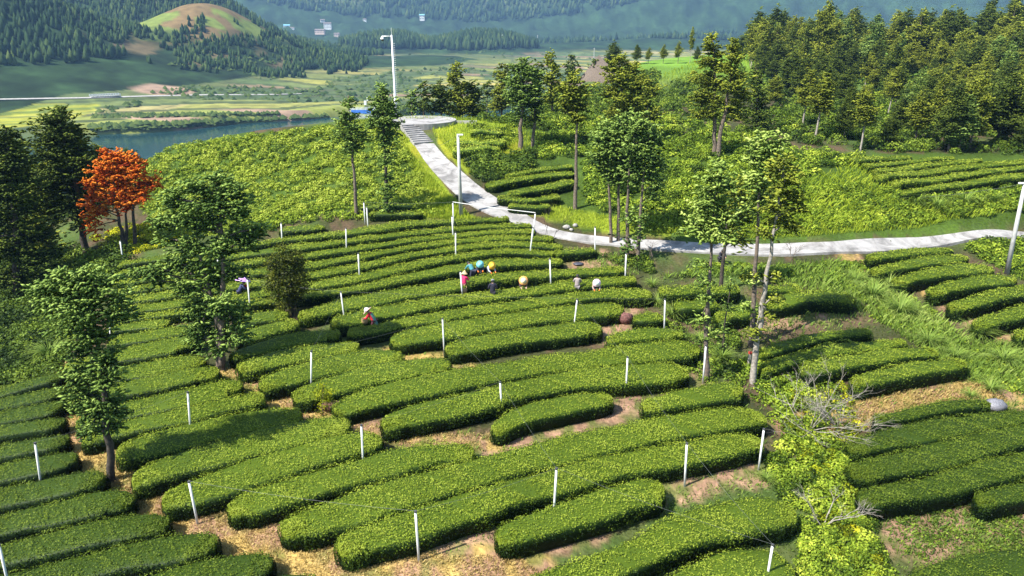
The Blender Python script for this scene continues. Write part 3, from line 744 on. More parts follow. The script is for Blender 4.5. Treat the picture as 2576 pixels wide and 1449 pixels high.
def between2(a, b, x0, x1, d0=2.5, d1=4.5):
    a, b = np.array(a), np.array(b); xs = np.arange(x0, x1 + 1, 45.0); xs = np.append(xs, x1) if x1 - xs[-1] > 8 else xs
    return [(x, np.interp(x, a[:, 0], a[:, 1]) + d0, np.interp(x, b[:, 0], b[:, 1]) - d1) for x in xs]
DL.pop(1)
rows = []
rows.append(between2(DL[0], [(690,590),(800,583),(900,572),(1284,560)], 705, 815))
rows.append(between2([(640,606),(700,592),(800,583),(900,566),(1000,548),(1284,541)], DL[1], 560, 1284))
top2 = [(290,655),(450,628),(560,615)]
rows.append(between2([(290,655),(450,630),(644,604)], DL[1], 300, 560))
for k, x1 in [(1, 1337), (2, 1345), (3, 1393), (4, 1418), (5, 1393), (6, 1422)]:
    rows.append(between(k, 290, x1))
rows.append(between(7, 270, 424))
block(rows, 'long upper field below the road', adj='narrow', H=0.7, young=0.10, wmin=0.4)
block(["905,512,524 990,509,522 1050,513,523", "930,529,541 1000,527,540 1060,530,540"], 'two short rows around the ivy clad fir', adj='short', H=0.6, young=0.08)
block(["1395,627,640 1440,620,638 1500,620,632"], 'short row beside the bare red soil patch', adj='short', H=0.7)
block(["2186,640,652 2201,632,652 2258,625,646 2344,616,635 2395,624,629", "2198,675,688 2230,664,683 2287,649,674 2372,633,660 2430,641,650", "2255,701,714 2287,687,708 2372,664,694 2447,654,684 2498,670,678",
 "2347,727,740 2372,709,735 2458,692,722 2527,684,710 2555,701,709", "2395,761,780 2430,747,775 2498,727,757 2576,714,743 2640,700,728", "2458,809,824 2481,795,820 2544,769,808 2600,755,790 2650,745,780", "2560,832,850 2580,822,850 2640,800,835"],
 'block right of the silver grass by the lamp pole', adj='plump', H=0.95)
block(["1660,718,740 1750,710,735 1860,713,735", "1700,758,785 1760,746,775 1800,743,770", "1930,713,728 2010,710,726", "1807,790,812 1850,765,800 1900,757,790", "1935,755,775 2001,728,765 2064,722,752 2150,740,765"],
 'shaded rough rows behind the four thin firs', adj='untrimmed', rough=0.15, mat='tea_leaf', H=0.9)
block(["1910,880,892 1972,852,878 2058,832,852 2190,820,835", "1917,915,935 2000,880,910 2087,860,890 2144,853,880 2280,848,862", "2020,915,945 2144,886,920 2230,871,905 2315,865,890 2361,880,889", "2150,950,975 2230,922,960 2315,903,940 2400,895,925 2430,900,920"],
 'middle right block above the leafless tree', adj='glossy', rough=0.08, H=0.9)
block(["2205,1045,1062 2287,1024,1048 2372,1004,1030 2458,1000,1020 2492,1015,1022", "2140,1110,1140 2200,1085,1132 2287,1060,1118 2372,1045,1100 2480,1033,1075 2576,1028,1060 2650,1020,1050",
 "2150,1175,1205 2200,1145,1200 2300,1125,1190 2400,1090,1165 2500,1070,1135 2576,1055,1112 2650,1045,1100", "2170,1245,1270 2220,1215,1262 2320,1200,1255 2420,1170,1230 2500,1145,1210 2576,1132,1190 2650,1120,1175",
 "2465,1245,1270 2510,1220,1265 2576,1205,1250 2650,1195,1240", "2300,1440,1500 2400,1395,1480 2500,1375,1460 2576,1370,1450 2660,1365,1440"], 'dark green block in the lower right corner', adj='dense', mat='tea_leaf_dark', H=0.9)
def cv(s, k, x0, y0): return [(x0 + k * a, y0 + k * b, y0 + k * c) for a, b, c in pts(s)]
H5 = lambda s: cv(s, .387, 2012.5, 362.2)
block([H5("330,82,108 500,75,103 720,68,88"), H5("430,128,150 600,108,133 850,83,100 1000,78,92"), H5("480,163,190 600,148,172 800,118,143 1000,103,128 1180,96,106"), H5("500,203,234 700,176,205 900,145,178 1130,123,152 1300,108,138 1500,98,114"),
 H5("600,243,270 800,213,255 1000,183,218 1150,168,198 1320,148,180 1500,130,152"), H5("660,293,335 800,273,320 950,243,290 1100,223,270 1250,200,250 1400,183,230 1550,173,215")],
 'field on the bank above the road', adj='even', H=0.7, young=0.12)
N6 = lambda s: cv(s, .3686, 1073.3, 254.9)
block([N6("540,498,520 740,448,475 990,423,450"), N6("410,545,598 560,513,558 740,483,525 1000,458,500"), N6("560,600,640 620,598,638 700,583,620 860,543,600 1000,513,560"), N6("490,625,668 700,652,690 830,638,675 900,620,660"), N6("560,690,713 700,698,730 840,690,725")],
 'small field right of the steep road', adj='even', H=0.65, young=0.12)
block([N6("300,180,205 400,178,205 520,190,215"), N6("190,260,285 300,250,285 420,255,290 540,270,295"), N6("180,305,345 300,300,345 400,295,335 500,300,330")], 'overgrown tea right of the steps', adj='untrimmed', H=0.8, rough=0.3, young=0.12, mat='tea_leaf_wild', group='untrimmed tea rows')
print('hedge leaves', N_LEAVES)
#PART3
# ------------------------------------------------------------------ trees
def fir_crown(cl, kind='fir', dens=1.0, spray=0.34):
    """cl: list of (x, y, z, rx, ry, rz) ellipsoids about the tree base; returns vertices, faces, tint"""
    Ps, Ds, Ts, Ls = [], [], [], []
    for (cx, cy, cz, rx, ry, rz) in cl:
        area = 4 * math.pi * ((rx * ry) ** 1.6 / 3 + (rx * rz) ** 1.6 / 3 + (ry * rz) ** 1.6 / 3) ** (1 / 1.6)
        nb = max(6, int(area * 3.1 / (spray / 0.34) ** 1.5 * dens))
        v = rng.normal(0, 1, (nb, 3)); v /= np.linalg.norm(v, axis=1)[:, None]
        v[:, 2] = np.where(v[:, 2] < -0.55, -v[:, 2], v[:, 2])
        rr = np.where(rng.random(nb) < 0.25, rng.uniform(1.0, 1.38, nb), rng.uniform(0.35, 1.05, nb))[:, None]
        tips = v * rr * np.array([rx, ry, rz])
        lx = 0.45 + 0.7 * rng.random(nb)
        for m in range(nb):
            k = int(rng.integers(9, 15))
            hd = np.array([v[m, 0], v[m, 1], 0.0]); hd /= np.linalg.norm(hd) + 1e-9
            d = hd + np.array([0, 0, 0.25 + 0.5 * v[m, 2]]); d /= np.linalg.norm(d)
            side = np.array([-hd[1], hd[0], 0])
            s = rng.uniform(-1, 0.15, k) * lx[m] * spray * 3.2
            lat = rng.normal(0, 0.5, k) * spray * 1.1
            p = tips[m] + d[None] * s[:, None] + side[None] * lat[:, None]
            p[:, 2] -= 0.30 * np.abs(lat) + 0.16 * (s + 0.3) ** 2
            dd = d[None] * 0.8 + side[None] * np.sign(lat)[:, None] * 0.8 + rng.normal(0, 0.22, (k, 3)); dd[:, 2] += rng.normal(-0.12, 0.22, k)
            Ps.append(p + np.array([cx, cy, cz])); Ds.append(dd)
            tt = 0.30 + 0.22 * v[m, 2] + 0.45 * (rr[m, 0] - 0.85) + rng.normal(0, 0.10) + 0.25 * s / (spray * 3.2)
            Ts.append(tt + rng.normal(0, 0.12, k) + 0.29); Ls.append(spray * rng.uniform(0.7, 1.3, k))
    P = np.concatenate(Ps); D = np.concatenate(Ds); T = np.concatenate(Ts); L = np.concatenate(Ls)
    V, F = sprays(P, D, L, L * 0.34)
    return V, F, np.repeat(np.clip(T, 0, 1), 5)
def leaf_crown(cl, dens=1.0, ln=0.16, n_per=90, jit=0.9):
    Ps, Ns, Ts = [], [], []
    for (cx, cy, cz, rx, ry, rz) in cl:
        area = 4 * math.pi * ((rx * ry) ** 1.6 / 3 + (rx * rz) ** 1.6 / 3 + (ry * rz) ** 1.6 / 3) ** (1 / 1.6)
        nb = max(5, int(area * 2.2 / (ln / 0.16) ** 1.0)); v = rng.normal(0, 1, (nb, 3)); v /= np.linalg.norm(v, axis=1)[:, None]
        rr = rng.uniform(0.5, 1.0, nb)[:, None]; c = v * rr * np.array([rx, ry, rz])
        k = max(10, int(34 * dens))
        p = np.repeat(c, k, 0) + rng.normal(0, 1, (nb * k, 3)) * ln * np.array([1.3, 1.3, 0.9])
        Ps.append(p + np.array([cx, cy, cz])); Ns.append(np.repeat(v, k, 0) * 0.6 + rng.normal(0, 0.3, (nb * k, 3)) + np.array([0, 0, 0.5]))
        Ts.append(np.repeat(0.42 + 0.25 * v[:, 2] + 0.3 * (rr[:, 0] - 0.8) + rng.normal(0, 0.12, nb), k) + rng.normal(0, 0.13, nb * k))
    P = np.concatenate(Ps); N = np.concatenate(Ns); T = np.concatenate(Ts)
    l = ln * rng.uniform(0.6, 1.3, len(P))
    return leaf_quads(P, N, l, l * 0.6, jit=jit), np.arange(len(P) * 4).reshape(-1, 4), np.repeat(np.clip(T, 0, 1), 4)

def trunk_obj(paths, mat, parent, radii, name='trunk', limbs=None):
    for p, r in zip(paths, radii):
        p = [np.array(q, float) for q in p]
        # refine with slight wobble
        P = [p[0] - np.array([0, 0, 0.4])]
        R_ = [r * 1.25]
        for a, b in zip(p[:-1], p[1:]):
            for t in (0.0, 0.35, 0.7):
                q = a * (1 - t) + b * t + (np.array([*rng.normal(0, r * 0.25, 2), 0]) if t else 0)
                P.append(q)
        P.append(p[-1])
        Ht = p[-1][2] - p[0][2]
        R_ = [r * (1.3 if i == 0 else max(0.22, 1.08 - 0.85 * (q[2] - p[0][2]) / max(Ht, 0.1))) for i, q in enumerate(P)]
        mb = MB().tube(P, R_, 9)
        if limbs:
            for (a, b, rr) in limbs: mb.tube([a, (np.array(a) + np.array(b)) / 2 + np.array([0, 0, 0.1]), b], [rr, rr * 0.7, rr * 0.3], 5)
            limbs = None
        mb.obj(name, mat, parent, smooth=True)

def hero(name, base, trunks, clusters, label, cat, leaf, bark='bark', rad=0.16, kind='fir', dens=1.0, spray=0.34, group=None, Hd=None, extra_leaf=None):
    """trunks and clusters traced on the photograph, rebuilt around the tree's own foot at its own distance"""
    b = hit1(*base) if Hd is None else on_rim(base[0], Hd); Z = depth(b); k = Z / FOC
    root = empty(name, b, label, cat, group)
    def loc(px, py, dy=0.0):
        # walk on the vertical plane through the foot (facing the camera)
        x, y, z = ray(px, py); t = (b[1] + dy) / y
        return np.array([x * t, y * t, CAM[2] + z * t]) - b
    tr = [[loc(*q) for q in t] for t in trunks]
    if Hd: tr = [[np.zeros(3)] + t[1:] for t in tr]
    for t in tr: t[0][2] = float(height(t[0][0] + b[0], t[0][1] + b[1])) - b[2] if t[0][2] < 1.0 else t[0][2]
    cl = []
    for j, c in enumerate(clusters):
        px, py, rx, ry = c[:4]; dy = c[4] if len(c) > 4 else rng.uniform(-0.35, 0.35) * rx * k
        p = loc(px, py, dy); kk = (b[1] + dy) / (CP) / FOC
        cl.append((p[0], p[1], p[2], rx * kk, rx * kk * 0.9, ry * kk * 1.02))
    limbs = []
    tt = np.array([q for t in tr for q in t])
    for c in cl:
        z0 = max(c[2] - 0.5, 0.4 * tt[:, 2].max()); z0 = min(z0, tt[:, 2].max() - 0.1)
        best = min(((tuple(t0 + (t1 - t0) * ((z0 - t0[2]) / (t1[2] - t0[2] + 1e-6)))) for t in tr for t0, t1 in zip(t[:-1], t[1:]) if min(t0[2], t1[2]) <= z0 <= max(t0[2], t1[2])), key=lambda q: (q[0] - c[0]) ** 2 + (q[1] - c[1]) ** 2, default=None)
        if best: limbs.append((best, (c[0], c[1], c[2]), (rad if np.isscalar(rad) else rad[0]) * 0.35))
    rads = rad if isinstance(rad, (list, tuple)) else [rad] * len(tr)
    trunk_obj(tr, bark, root, rads, limbs=limbs)
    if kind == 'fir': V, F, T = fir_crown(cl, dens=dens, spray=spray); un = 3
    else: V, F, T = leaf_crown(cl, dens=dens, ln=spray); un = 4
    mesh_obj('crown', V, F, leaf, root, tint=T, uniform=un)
    return root

G_F = 'tall Chinese firs standing among the tea rows'
hero('fir_tree', (555, 930), [[(556,932),(557,840),(560,760),(560,640),(555,560),(545,470)], [(549,925),(546,860),(552,800),(556,760)], [(545,800),(525,720),(505,650),(490,600)]],
 [(545,455,38,28),(500,470,45,28),(585,480,45,30),(440,500,40,38),(540,505,70,30),(600,530,45,30),(470,545,55,28),(410,560,35,28),(425,600,32,20),(520,560,60,28),(600,585,60,28),(645,575,28,20),(620,610,35,22),(480,615,55,30),(560,620,50,25),
  (385,678,50,16),(345,685,22,14),(440,660,45,25),(395,705,18,22),(500,665,45,28),(540,700,60,38),(585,680,40,40),(470,720,45,30),(500,770,50,35),(560,770,65,38),(595,790,45,38),(505,815,55,38),(565,835,60,38),(495,850,36,34),(550,872,45,22),(600,845,30,30)],
 'big ragged fir with twin grey stems beside the round tree, left of the tea paths', 'fir tree', 'fir_green', 'bark', [0.19, 0.12, 0.11], spray=0.36, group=G_F)
hero('fir_tree', (281, 1210), [[(281,1210),(277,1120),(264,1000),(243,850),(212,700)]],
 [(205,688,50,24),(150,700,45,24),(250,712,55,28),(190,725,75,32),(115,725,50,22),(80,728,25,12),(300,748,36,28),(215,765,95,34),(140,765,55,26),(285,790,45,28),(320,780,20,16),(210,812,70,30),(245,845,66,32),(205,875,55,32),(265,900,58,34),(210,930,50,38),(262,955,60,38),(212,985,55,36),(270,1010,58,36),(222,1035,52,32),(265,1065,56,28),(190,960,26,40),(225,1080,36,18),(295,1035,30,26)],
 'fir with a broad flat top and shaggy column of foliage by the straw path', 'fir tree', 'fir_green', 'bark_dark', 0.15, spray=0.27, group=G_F, dens=1.15)
hero('fir_tree', (975, 548), [[(975,548),(973,480),(970,400),(965,330),(962,225)]],
 [(962,228,20,18),(955,250,28,16),(975,262,28,16),(945,280,22,16),(985,285,26,18),(935,308,24,14),(965,305,28,18),(992,312,22,16),(985,330,20,14),(960,335,18,14),(970,355,20,16),(974,378,16,14),(972,402,19,14),(973,442,17,12),(978,470,20,12),(972,490,20,12),(978,515,19,12),(968,535,10,8)],
 'slender fir with ivy clumps spaced down its stem, left of the road', 'fir tree', 'fir_green', 'bark_dark', 0.16, spray=0.40, group=G_F)
hero('fir_tree', (897, 540), [[(897,540),(892,450),(887,390),(880,300),(876,240)]],
 [(876,248,9,8),(876,262,14,8),(868,285,20,12),(885,290,18,12),(862,310,20,14),(890,318,24,14),(905,338,22,12),(875,340,28,14),(855,335,12,12),(885,362,24,14),(872,375,18,12),(925,345,12,8)],
 'thin fir with a bare lower stem at the edge of the overgrown slope', 'fir tree', 'fir_green', 'bark', 0.15, spray=0.38, group=G_F)
hero('round_tree', (738, 796), [[(738,797),(728,760),(724,720)], [(736,796),(745,765),(752,740)]],
 [(720,640,34,26),(695,665,28,26),(750,660,26,26),(722,680,48,38),(722,720,54,36),(690,710,26,30),(758,705,22,30),(725,755,42,22),(715,775,28,14),(745,735,34,26)],
 'dense round olive green tree standing alone between the tea rows', 'tree', 'broad_olive', 'bark_dark', 0.08, kind='leaf', spray=0.14, dens=1.3)
# orange tree
hero('autumn_tree', (318, 628), [[(318,630),(308,590),(300,555),(290,510),(285,440)], [(343,638),(338,570),(335,520),(340,440)], [(312,600),(318,560),(320,500)]],
 [(285,395,24,20),(265,385,8,16),(310,400,28,22),(335,400,14,22),(262,420,36,22),(300,430,38,26),(345,430,34,24),(225,460,22,14),(262,455,36,26),(310,465,40,28),(365,455,32,22),(385,462,14,14),(240,490,34,22),(285,500,36,26),(335,485,34,24),(225,520,20,20),(250,530,26,20),(320,515,30,16),(228,548,18,16),(232,575,10,14),(360,490,24,18)],
 'bright orange autumn tree with two dark stems at the field corner', 'tree', 'orange_leaf', 'bark_dark', 0.16, kind='fir', spray=0.42, dens=1.05)
# dark trees on the edge of the picture
hero('dark_fir', (217, 652), [[(217,655),(208,580),(195,480),(170,400),(150,300)]],
 [(150,285,30,18),(140,305,50,20),(160,330,60,24),(120,345,40,22),(185,370,55,28),(130,385,55,28),(200,410,50,28),(150,430,70,32),(110,460,50,30),(185,470,60,32),(140,505,60,32),(190,520,45,30),(200,560,30,22)],
 'tall dark fir with a mossy stem directly behind the orange tree', 'fir tree', 'fir_dark', 'bark_dark', 0.28, spray=0.42)
hero('dark_fir', (50, 760), [[(50,762),(40,600),(30,450),(15,320)]],
 [(15,330,28,24),(10,365,45,28),(40,400,48,28),(5,430,55,32),(50,450,50,30),(25,490,70,34),(70,520,45,30),(20,550,70,36),(75,590,60,34),(20,630,70,40),(80,650,60,36),(30,700,70,36),(-30,480,50,60),(-40,600,60,70)],
 'broad dark conifer cut by the picture edge, left of the mossy fir', 'fir tree', 'fir_dark', 'bark_dark', 0.28, spray=0.42)
hero('dark_fir', (100, 690), [[(100,690),(105,560),(110,430)]],
 [(112,430,22,24),(110,470,40,26),(90,510,45,28),(120,540,48,28),(95,580,55,32),(120,620,50,30)],
 'bushy olive conifer between the mossy fir and the picture edge', 'fir tree', 'fir_olive', 'bark_dark', 0.2, spray=0.42)
# the group by the road
G_R = 'firs with bare stems beside the road'
hero('fir_tree', (1537, 612), [[(1537,612),(1535,520),(1530,400),(1528,330)]], [(1528,325,26,20),(1515,350,36,22),(1540,375,40,24),(1510,395,30,22),(1535,425,42,24),(1545,450,34,18)],
 'leftmost of four bare stemmed firs in the roadside clump', 'fir tree', 'fir_green', 'bark', 0.13, spray=0.42, group=G_R)
hero('fir_tree', (1555, 606), [[(1555,606),(1556,500),(1562,380),(1565,300)]], [(1565,295,26,18),(1570,320,42,22),(1555,345,38,22),(1580,365,46,24),(1568,400,46,24),(1585,430,40,22)],
 'second fir from the left in the roadside clump, behind the others', 'fir tree', 'fir_green', 'bark', 0.13, spray=0.42, group=G_R)
hero('fir_tree', (1577, 655), [[(1577,655),(1578,560),(1580,450),(1600,320)]], [(1602,300,26,18),(1605,325,36,22),(1620,350,32,22),(1595,375,36,24),(1600,410,40,24),(1590,445,34,22),(1578,560,9,40),(1576,620,8,20)],
 'ivy clad middle fir of the roadside clump', 'fir tree', 'fir_green', 'bark', 0.15, spray=0.42, group=G_R)
hero('fir_tree', (1605, 658), [[(1605,658),(1610,560),(1618,450),(1635,330)], ], [(1635,325,24,20),(1645,350,28,22),(1635,385,34,24),(1650,405,26,22),(1635,435,36,24),(1650,465,22,20),(1638,490,18,18),(1608,600,12,38),(1612,540,10,25)],
 'rightmost fir of the roadside clump, its stem wrapped in creeper', 'fir tree', 'fir_green', 'bark', 0.14, spray=0.42, group=G_R)
G_4 = 'thin firs on the strip between the tea blocks'
hero('fir_tree', (1777, 955), [[(1777,955),(1776,870),(1782,740),(1790,600),(1805,440)]], [(1805,415,26,18),(1795,440,40,20),(1820,465,42,22),(1780,480,38,20),(1800,505,55,24),(1770,535,45,20),(1825,545,40,22),(1780,565,55,22),(1800,590,55,18),(1735,570,22,14),(1765,655,16,10),(1770,700,14,8),(1775,745,20,10),(1765,800,24,14),(1790,835,18,10)],
 'pale fir with drooping crown on the thickest left stem of the strip', 'fir tree', 'fir_light', 'bark', 0.13, spray=0.34, group=G_4)
hero('fir_tree', (1812, 735), [[(1812,735),(1820,650),(1828,560),(1850,480)]], [(1850,470,30,20),(1862,495,34,20),(1840,515,38,20),(1855,545,40,20),(1835,575,40,18),(1860,600,30,14)],
 'shorter fir behind the others, its foot in the shaded tea rows', 'fir tree', 'fir_olive', 'bark_dark', 0.14, spray=0.42, group=G_4)
hero('fir_tree', (1888, 870), [[(1888,870),(1896,760),(1903,640),(1908,500),(1925,360)]], [(1925,345,26,18),(1915,370,42,22),(1945,385,36,22),(1905,405,42,22),(1930,430,46,22),(1900,460,40,22),(1920,490,44,20),(1890,520,36,18),(1895,700,12,10),(1890,770,14,10),(1960,350,20,16)],
 'straight fir with the highest crown on the strip between the tea blocks', 'fir tree', 'fir_light', 'bark', 0.15, spray=0.38, group=G_4)
hero('fir_tree', (1893, 965), [[(1893,965),(1903,860),(1925,730),(1942,600),(1970,440)]], [(1972,400,28,18),(1960,425,36,20),(1985,445,36,20),(1965,475,42,22),(1995,495,34,20),(1960,515,40,22),(2010,520,26,16),(1955,550,42,20),(1985,560,38,18),(1925,580,30,16),(1948,690,16,10),(1955,745,14,8),(1930,790,14,10),(1900,830,22,10),(1880,690,12,8)],
 'leaning fir with long pale bare stem, nearest on the strip between blocks', 'fir tree', 'fir_olive', 'bark_pale', 0.16, spray=0.34, group=G_4)
hero('young_tree', (1818, 895), [[(1818,895),(1822,820),(1835,740),(1840,700)]], [(1835,720,12,18),(1828,770,12,22),(1822,830,10,26),(1816,870,10,16)],
 'thin creeper covered sapling between the two nearest fir stems', 'sapling', 'fir_green', 'bark_dark', 0.06, spray=0.22)
# middle distance, traced
mid = [((1309,375), [[(1309,375),(1312,300),(1318,220)]], [(1320,160,22,16),(1300,175,24,16),(1335,185,26,18),(1305,205,36,20),(1335,225,34,20),(1295,240,30,20),(1322,255,40,20),(1312,285,22,16)], 'twin topped fir with thick stem, left one of the pair by the bushes', 'fir_green', 0.26),
 ((1340,368), [[(1340,368),(1345,290),(1350,200)]], [(1350,165,14,14),(1352,190,20,20),(1350,225,22,22),(1352,260,20,20),(1345,290,14,18)], 'narrow dark fir, right one of the pair by the bushes', 'fir_dark', 0.18),
 ((1447,526), [[(1447,526),(1449,420),(1452,310),(1445,220)]], [(1442,195,26,14),(1430,218,32,16),(1460,225,26,16),(1440,245,38,18),(1462,265,28,18),(1425,270,22,14),(1450,295,30,16)], 'tall fir with long bare pale stem beside the small tea field', 'fir_olive', 0.17),
 ((1560,360), [[(1560,360),(1562,300),(1565,200)]], [(1562,145,22,12),(1545,165,32,16),(1585,175,34,18),(1560,200,46,20),(1600,215,34,20),(1540,230,36,20),(1575,250,46,22),(1600,275,34,20),(1555,285,40,20)], 'massive olive fir with a rounded top behind the roadside clump', 'fir_olive', 0.25),
 ((1497,360), [[(1497,360),(1497,280),(1495,210)]], [(1492,195,16,12),(1488,215,28,16),(1505,240,28,18),(1482,262,28,18),(1500,290,34,20),(1485,318,30,18)], 'bushy fir just left of the massive olive fir', 'fir_olive', 0.2),
 ((1630,330), [[(1630,330),(1628,240)]], [(1622,200,22,14),(1635,225,26,18),(1620,255,28,20),(1640,285,30,20)], 'lower fir just right of the massive olive fir', 'fir_olive', 0.18),
 ((1795,392), [[(1795,392),(1798,320),(1800,200),(1792,100)]], [(1792,92,14,10),(1788,110,22,12),(1798,130,24,14),(1778,150,26,14),(1805,165,34,16),(1775,190,34,16),(1800,210,44,18),(1765,240,30,16),(1795,255,44,18),(1775,285,38,16)], 'highest twin fir, its left stem and crown', 'fir_olive', 0.22),
 ((1806,396), [[(1806,396),(1815,320),(1838,200),(1845,110)]], [(1845,100,12,8),(1845,120,22,14),(1850,145,26,14),(1838,170,26,16),(1858,190,30,16),(1842,215,36,18),(1865,240,30,18),(1845,268,34,18),(1858,290,26,14)], 'highest twin fir, its right stem and crown', 'fir_olive', 0.22),
 ((1905,335), [[(1905,335),(1905,260),(1904,180)]], [(1904,172,10,14),(1903,200,16,16),(1906,230,20,18),(1908,262,28,18),(1903,295,30,18),(1912,318,24,14)], 'slim shaggy fir right of the highest twin fir', 'fir_dark', 0.18),
 ((1066,276), [[(1066,276),(1065,212)]], [(1065,214,7,10),(1065,232,12,12),(1067,252,15,12),(1066,268,14,8)], 'small dark pointed conifer beyond the round pad', 'fir_dark', 0.1),
 ((1037,286), [[(1037,286),(1036,236)]], [(1036,236,8,8),(1037,252,12,10),(1038,270,13,10)], 'small rounded evergreen just right of the camera pole', 'fir_green', 0.1),
 ((1110,280), [[(1110,280),(1108,215)]], [(1106,212,14,12),(1098,232,20,16),(1118,245,22,16),(1105,265,28,14)], 'dark bushy evergreen left of the tall pale fir beyond the pad', 'fir_dark', 0.12),
 ((1152,290), [[(1152,290),(1150,220),(1147,165)]], [(1147,162,8,8),(1148,180,16,12),(1140,200,22,14),(1158,215,24,14),(1145,238,30,16),(1165,255,30,16),(1150,278,30,14)], 'tall pale fir beyond the round pad', 'fir_olive', 0.16),
 ((1190,292), [[(1190,292),(1188,240)]], [(1185,215,18,14),(1195,238,26,18),(1180,260,30,18),(1198,278,28,14)], 'dark wide evergreen right of the tall pale fir beyond the pad', 'fir_dark', 0.14),
 ((1226,245), [[(1226,245),(1225,210)]], [(1225,212,8,9),(1226,230,12,11)], 'little dark conifer on the far edge of the hill', 'fir_dark', 0.1),
 ((1262,285), [[(1262,285),(1264,170)]], [(1264,165,10,10),(1262,185,18,13),(1268,205,20,14),(1256,225,20,14),(1264,250,24,16),(1250,265,20,14)], 'slim pale fir left of the twin topped fir', 'fir_olive', 0.14),
 ((1390,290), [[(1390,290),(1386,150)]], [(1386,135,8,10),(1384,155,16,12),(1394,175,20,14),(1380,195,24,14),(1396,215,26,16),(1384,245,26,16)], 'greyish fir right of the twin topped fir', 'fir_olive', 0.16),
 ((1438,188), [[(1438,188),(1437,148)]], [(1437,145,6,10),(1438,162,13,9),(1438,178,17,7)], 'small dark spire shaped conifer before the far fields', 'fir_dark', 0.12),
 ((1497,192), [[(1497,192),(1497,158)]], [(1497,156,6,9),(1497,172,11,9),(1498,185,12,6)], 'second small dark conifer before the far fields', 'fir_dark', 0.12)]
for b, t, c, lab, lf, r in mid:
    rim = {1066: 92, 1037: 92, 1110: 93, 1152: 94, 1190: 95, 1226: 105, 1262: 100, 1438: 165, 1497: 165}.get(b[0])
    hero('fir_tree', b, t, c, lab, 'fir tree', lf, 'bark', r, Hd=rim, spray=max(0.42, (rim or depth(hit1(*b))) * 0.0062), group='firs of the middle distance')
#PART4
# ------------------------------------------------------------------ shared forest firs
FOREST = 'forest firs covering the slope at the upper right'
def proto_fir(h, w, leaf, bark, bare=0.3, sp=0.62, lobes=9, spire=1.0):
    cl = []
    for i in range(lobes):
        f = (i + 0.5) / lobes; z = h * (bare + (1 - bare) * f)
        r = w * (1 - f ** (1.0 + spire)) ** 0.8 * rng.uniform(0.75, 1.1) + 0.22
        for q in range(2 if f < 0.75 else 1):
            a = rng.uniform(0, 6.28); o = r * 0.45 if f < 0.75 else 0
            cl.append((o * math.cos(a), o * math.sin(a), z + rng.uniform(-.3, .3), r * 0.72, r * 0.72, (1 - bare) * h / lobes * 0.85))
    V, F, T = fir_crown(cl, dens=0.8, spray=sp)
    root = empty('forest_fir', (0, 0, 0))
    trunk_obj([[(0, 0, 0), (rng.normal(0, .1), rng.normal(0, .1), h * 0.5), (0, 0, h * 0.96)]], bark, root, [0.17])
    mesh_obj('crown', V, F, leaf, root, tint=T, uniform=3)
    return root
PROTO = [proto_fir(12, 2.6, 'fir_dark', 'bark', spire=1.6), proto_fir(12, 2.3, 'fir_olive', 'bark', 0.35, spire=1.8), proto_fir(12, 3.0, 'fir_dark', 'bark_dark', 0.2, spire=2.2), proto_fir(12, 1.9, 'fir_olive', 'bark_pale', 0.45, spire=2.0),
         proto_fir(12, 2.7, 'fir_green', 'bark', 0.15, spire=0.6), proto_fir(12, 2.6, 'fir_olive', 'bark', 0.25, spire=2.6)]
_first = [True] * len(PROTO)
def put_tree(k, p, h, label, group, name=None, wide=1.0):
    src = PROTO[k]
    if _first[k]: root = src; _first[k] = False
    else:
        root = src.copy(); COL.objects.link(root)
        for ch in src.children:
            c = ch.copy(); COL.objects.link(c); c.parent = root
    s = h / 12.0
    root.location = p; root.scale = (s * wide, s * wide, s); root.rotation_euler = (rng.normal(0, 0.03), rng.normal(0, 0.03), rng.uniform(0, 6.28))
    if name: root.name = name
    tag(root, label, 'fir tree', group); return root
# traced single ones: foot pixel, top pixel
singles = [((2053, 205), 2, 5, 'tallest forest fir, a thin spire rising above its neighbours', 0.6), ((2410, 382), 240, 4, 'light green cone shaped fir at the forest foot, left of the bare stems', 1.25), ((2232, 372), 282, 2, 'round dark fir at the forest foot by the tea field', 1.1),
 ((1735, 150), 70, 3, 'lone thin pole like fir on the hill rim before the blue mountain', 0.5), ((1705, 142), 104, 1, 'forked small fir on the hill rim, left of the thin pole like fir', 1.0), ((1752, 146), 116, 0, 'small stub fir right of the thin pole like fir', 1.0),
 ((1668, 152), 112, 1, 'small round headed fir on the hill rim right of two others', 1.1), ((1602, 155), 112, 0, 'dark round headed fir on the hill rim', 1.2), ((1538, 160), 105, 0, 'dark lopsided fir on the hill rim above the massive olive fir', 1.3), ((1630, 152), 120, 1, 'smallest olive fir on the hill rim', 1.2),
 ((1895, 150), 58, 0, 'dark fir, left one of the tall pair at the rim near the forest', 0.9), ((1938, 150), 55, 0, 'dark fir, right one of the tall pair at the rim near the forest', 0.9), ((1872, 152), 78, 2, 'dark squat fir left of the tall pair at the rim', 1.2)]
for (bx, by), ty, k, lab, wd in singles:
    p = hit1(bx, by)
    if p[1] > 190: p = on_rim(bx, 196.0 if bx < 1800 else 205.0)
    Z = depth(p); by = project(p)[1]; h = (by - ty) * Z / (FOC * CP + (724.5 - by) * SP)
    put_tree(k, p, h, lab, 'single firs on the hill rim and forest edge', wide=wd)
fp = np.array(pts("1880,150 1960,140 2100,135 2576,150 2640,150 2640,395 2500,385 2350,385 2120,380 1990,330 1930,260 1870,210"))
xs = rng.uniform(1860, 2640, 900); ys = 135 + 260 * rng.random(900) ** 1.0
ok = inside(xs, ys, [tuple(q) for q in fp]); xs, ys = xs[ok], ys[ok]
hp = hit(xs, ys)
order = rng.permutation(len(hp)); placed = []
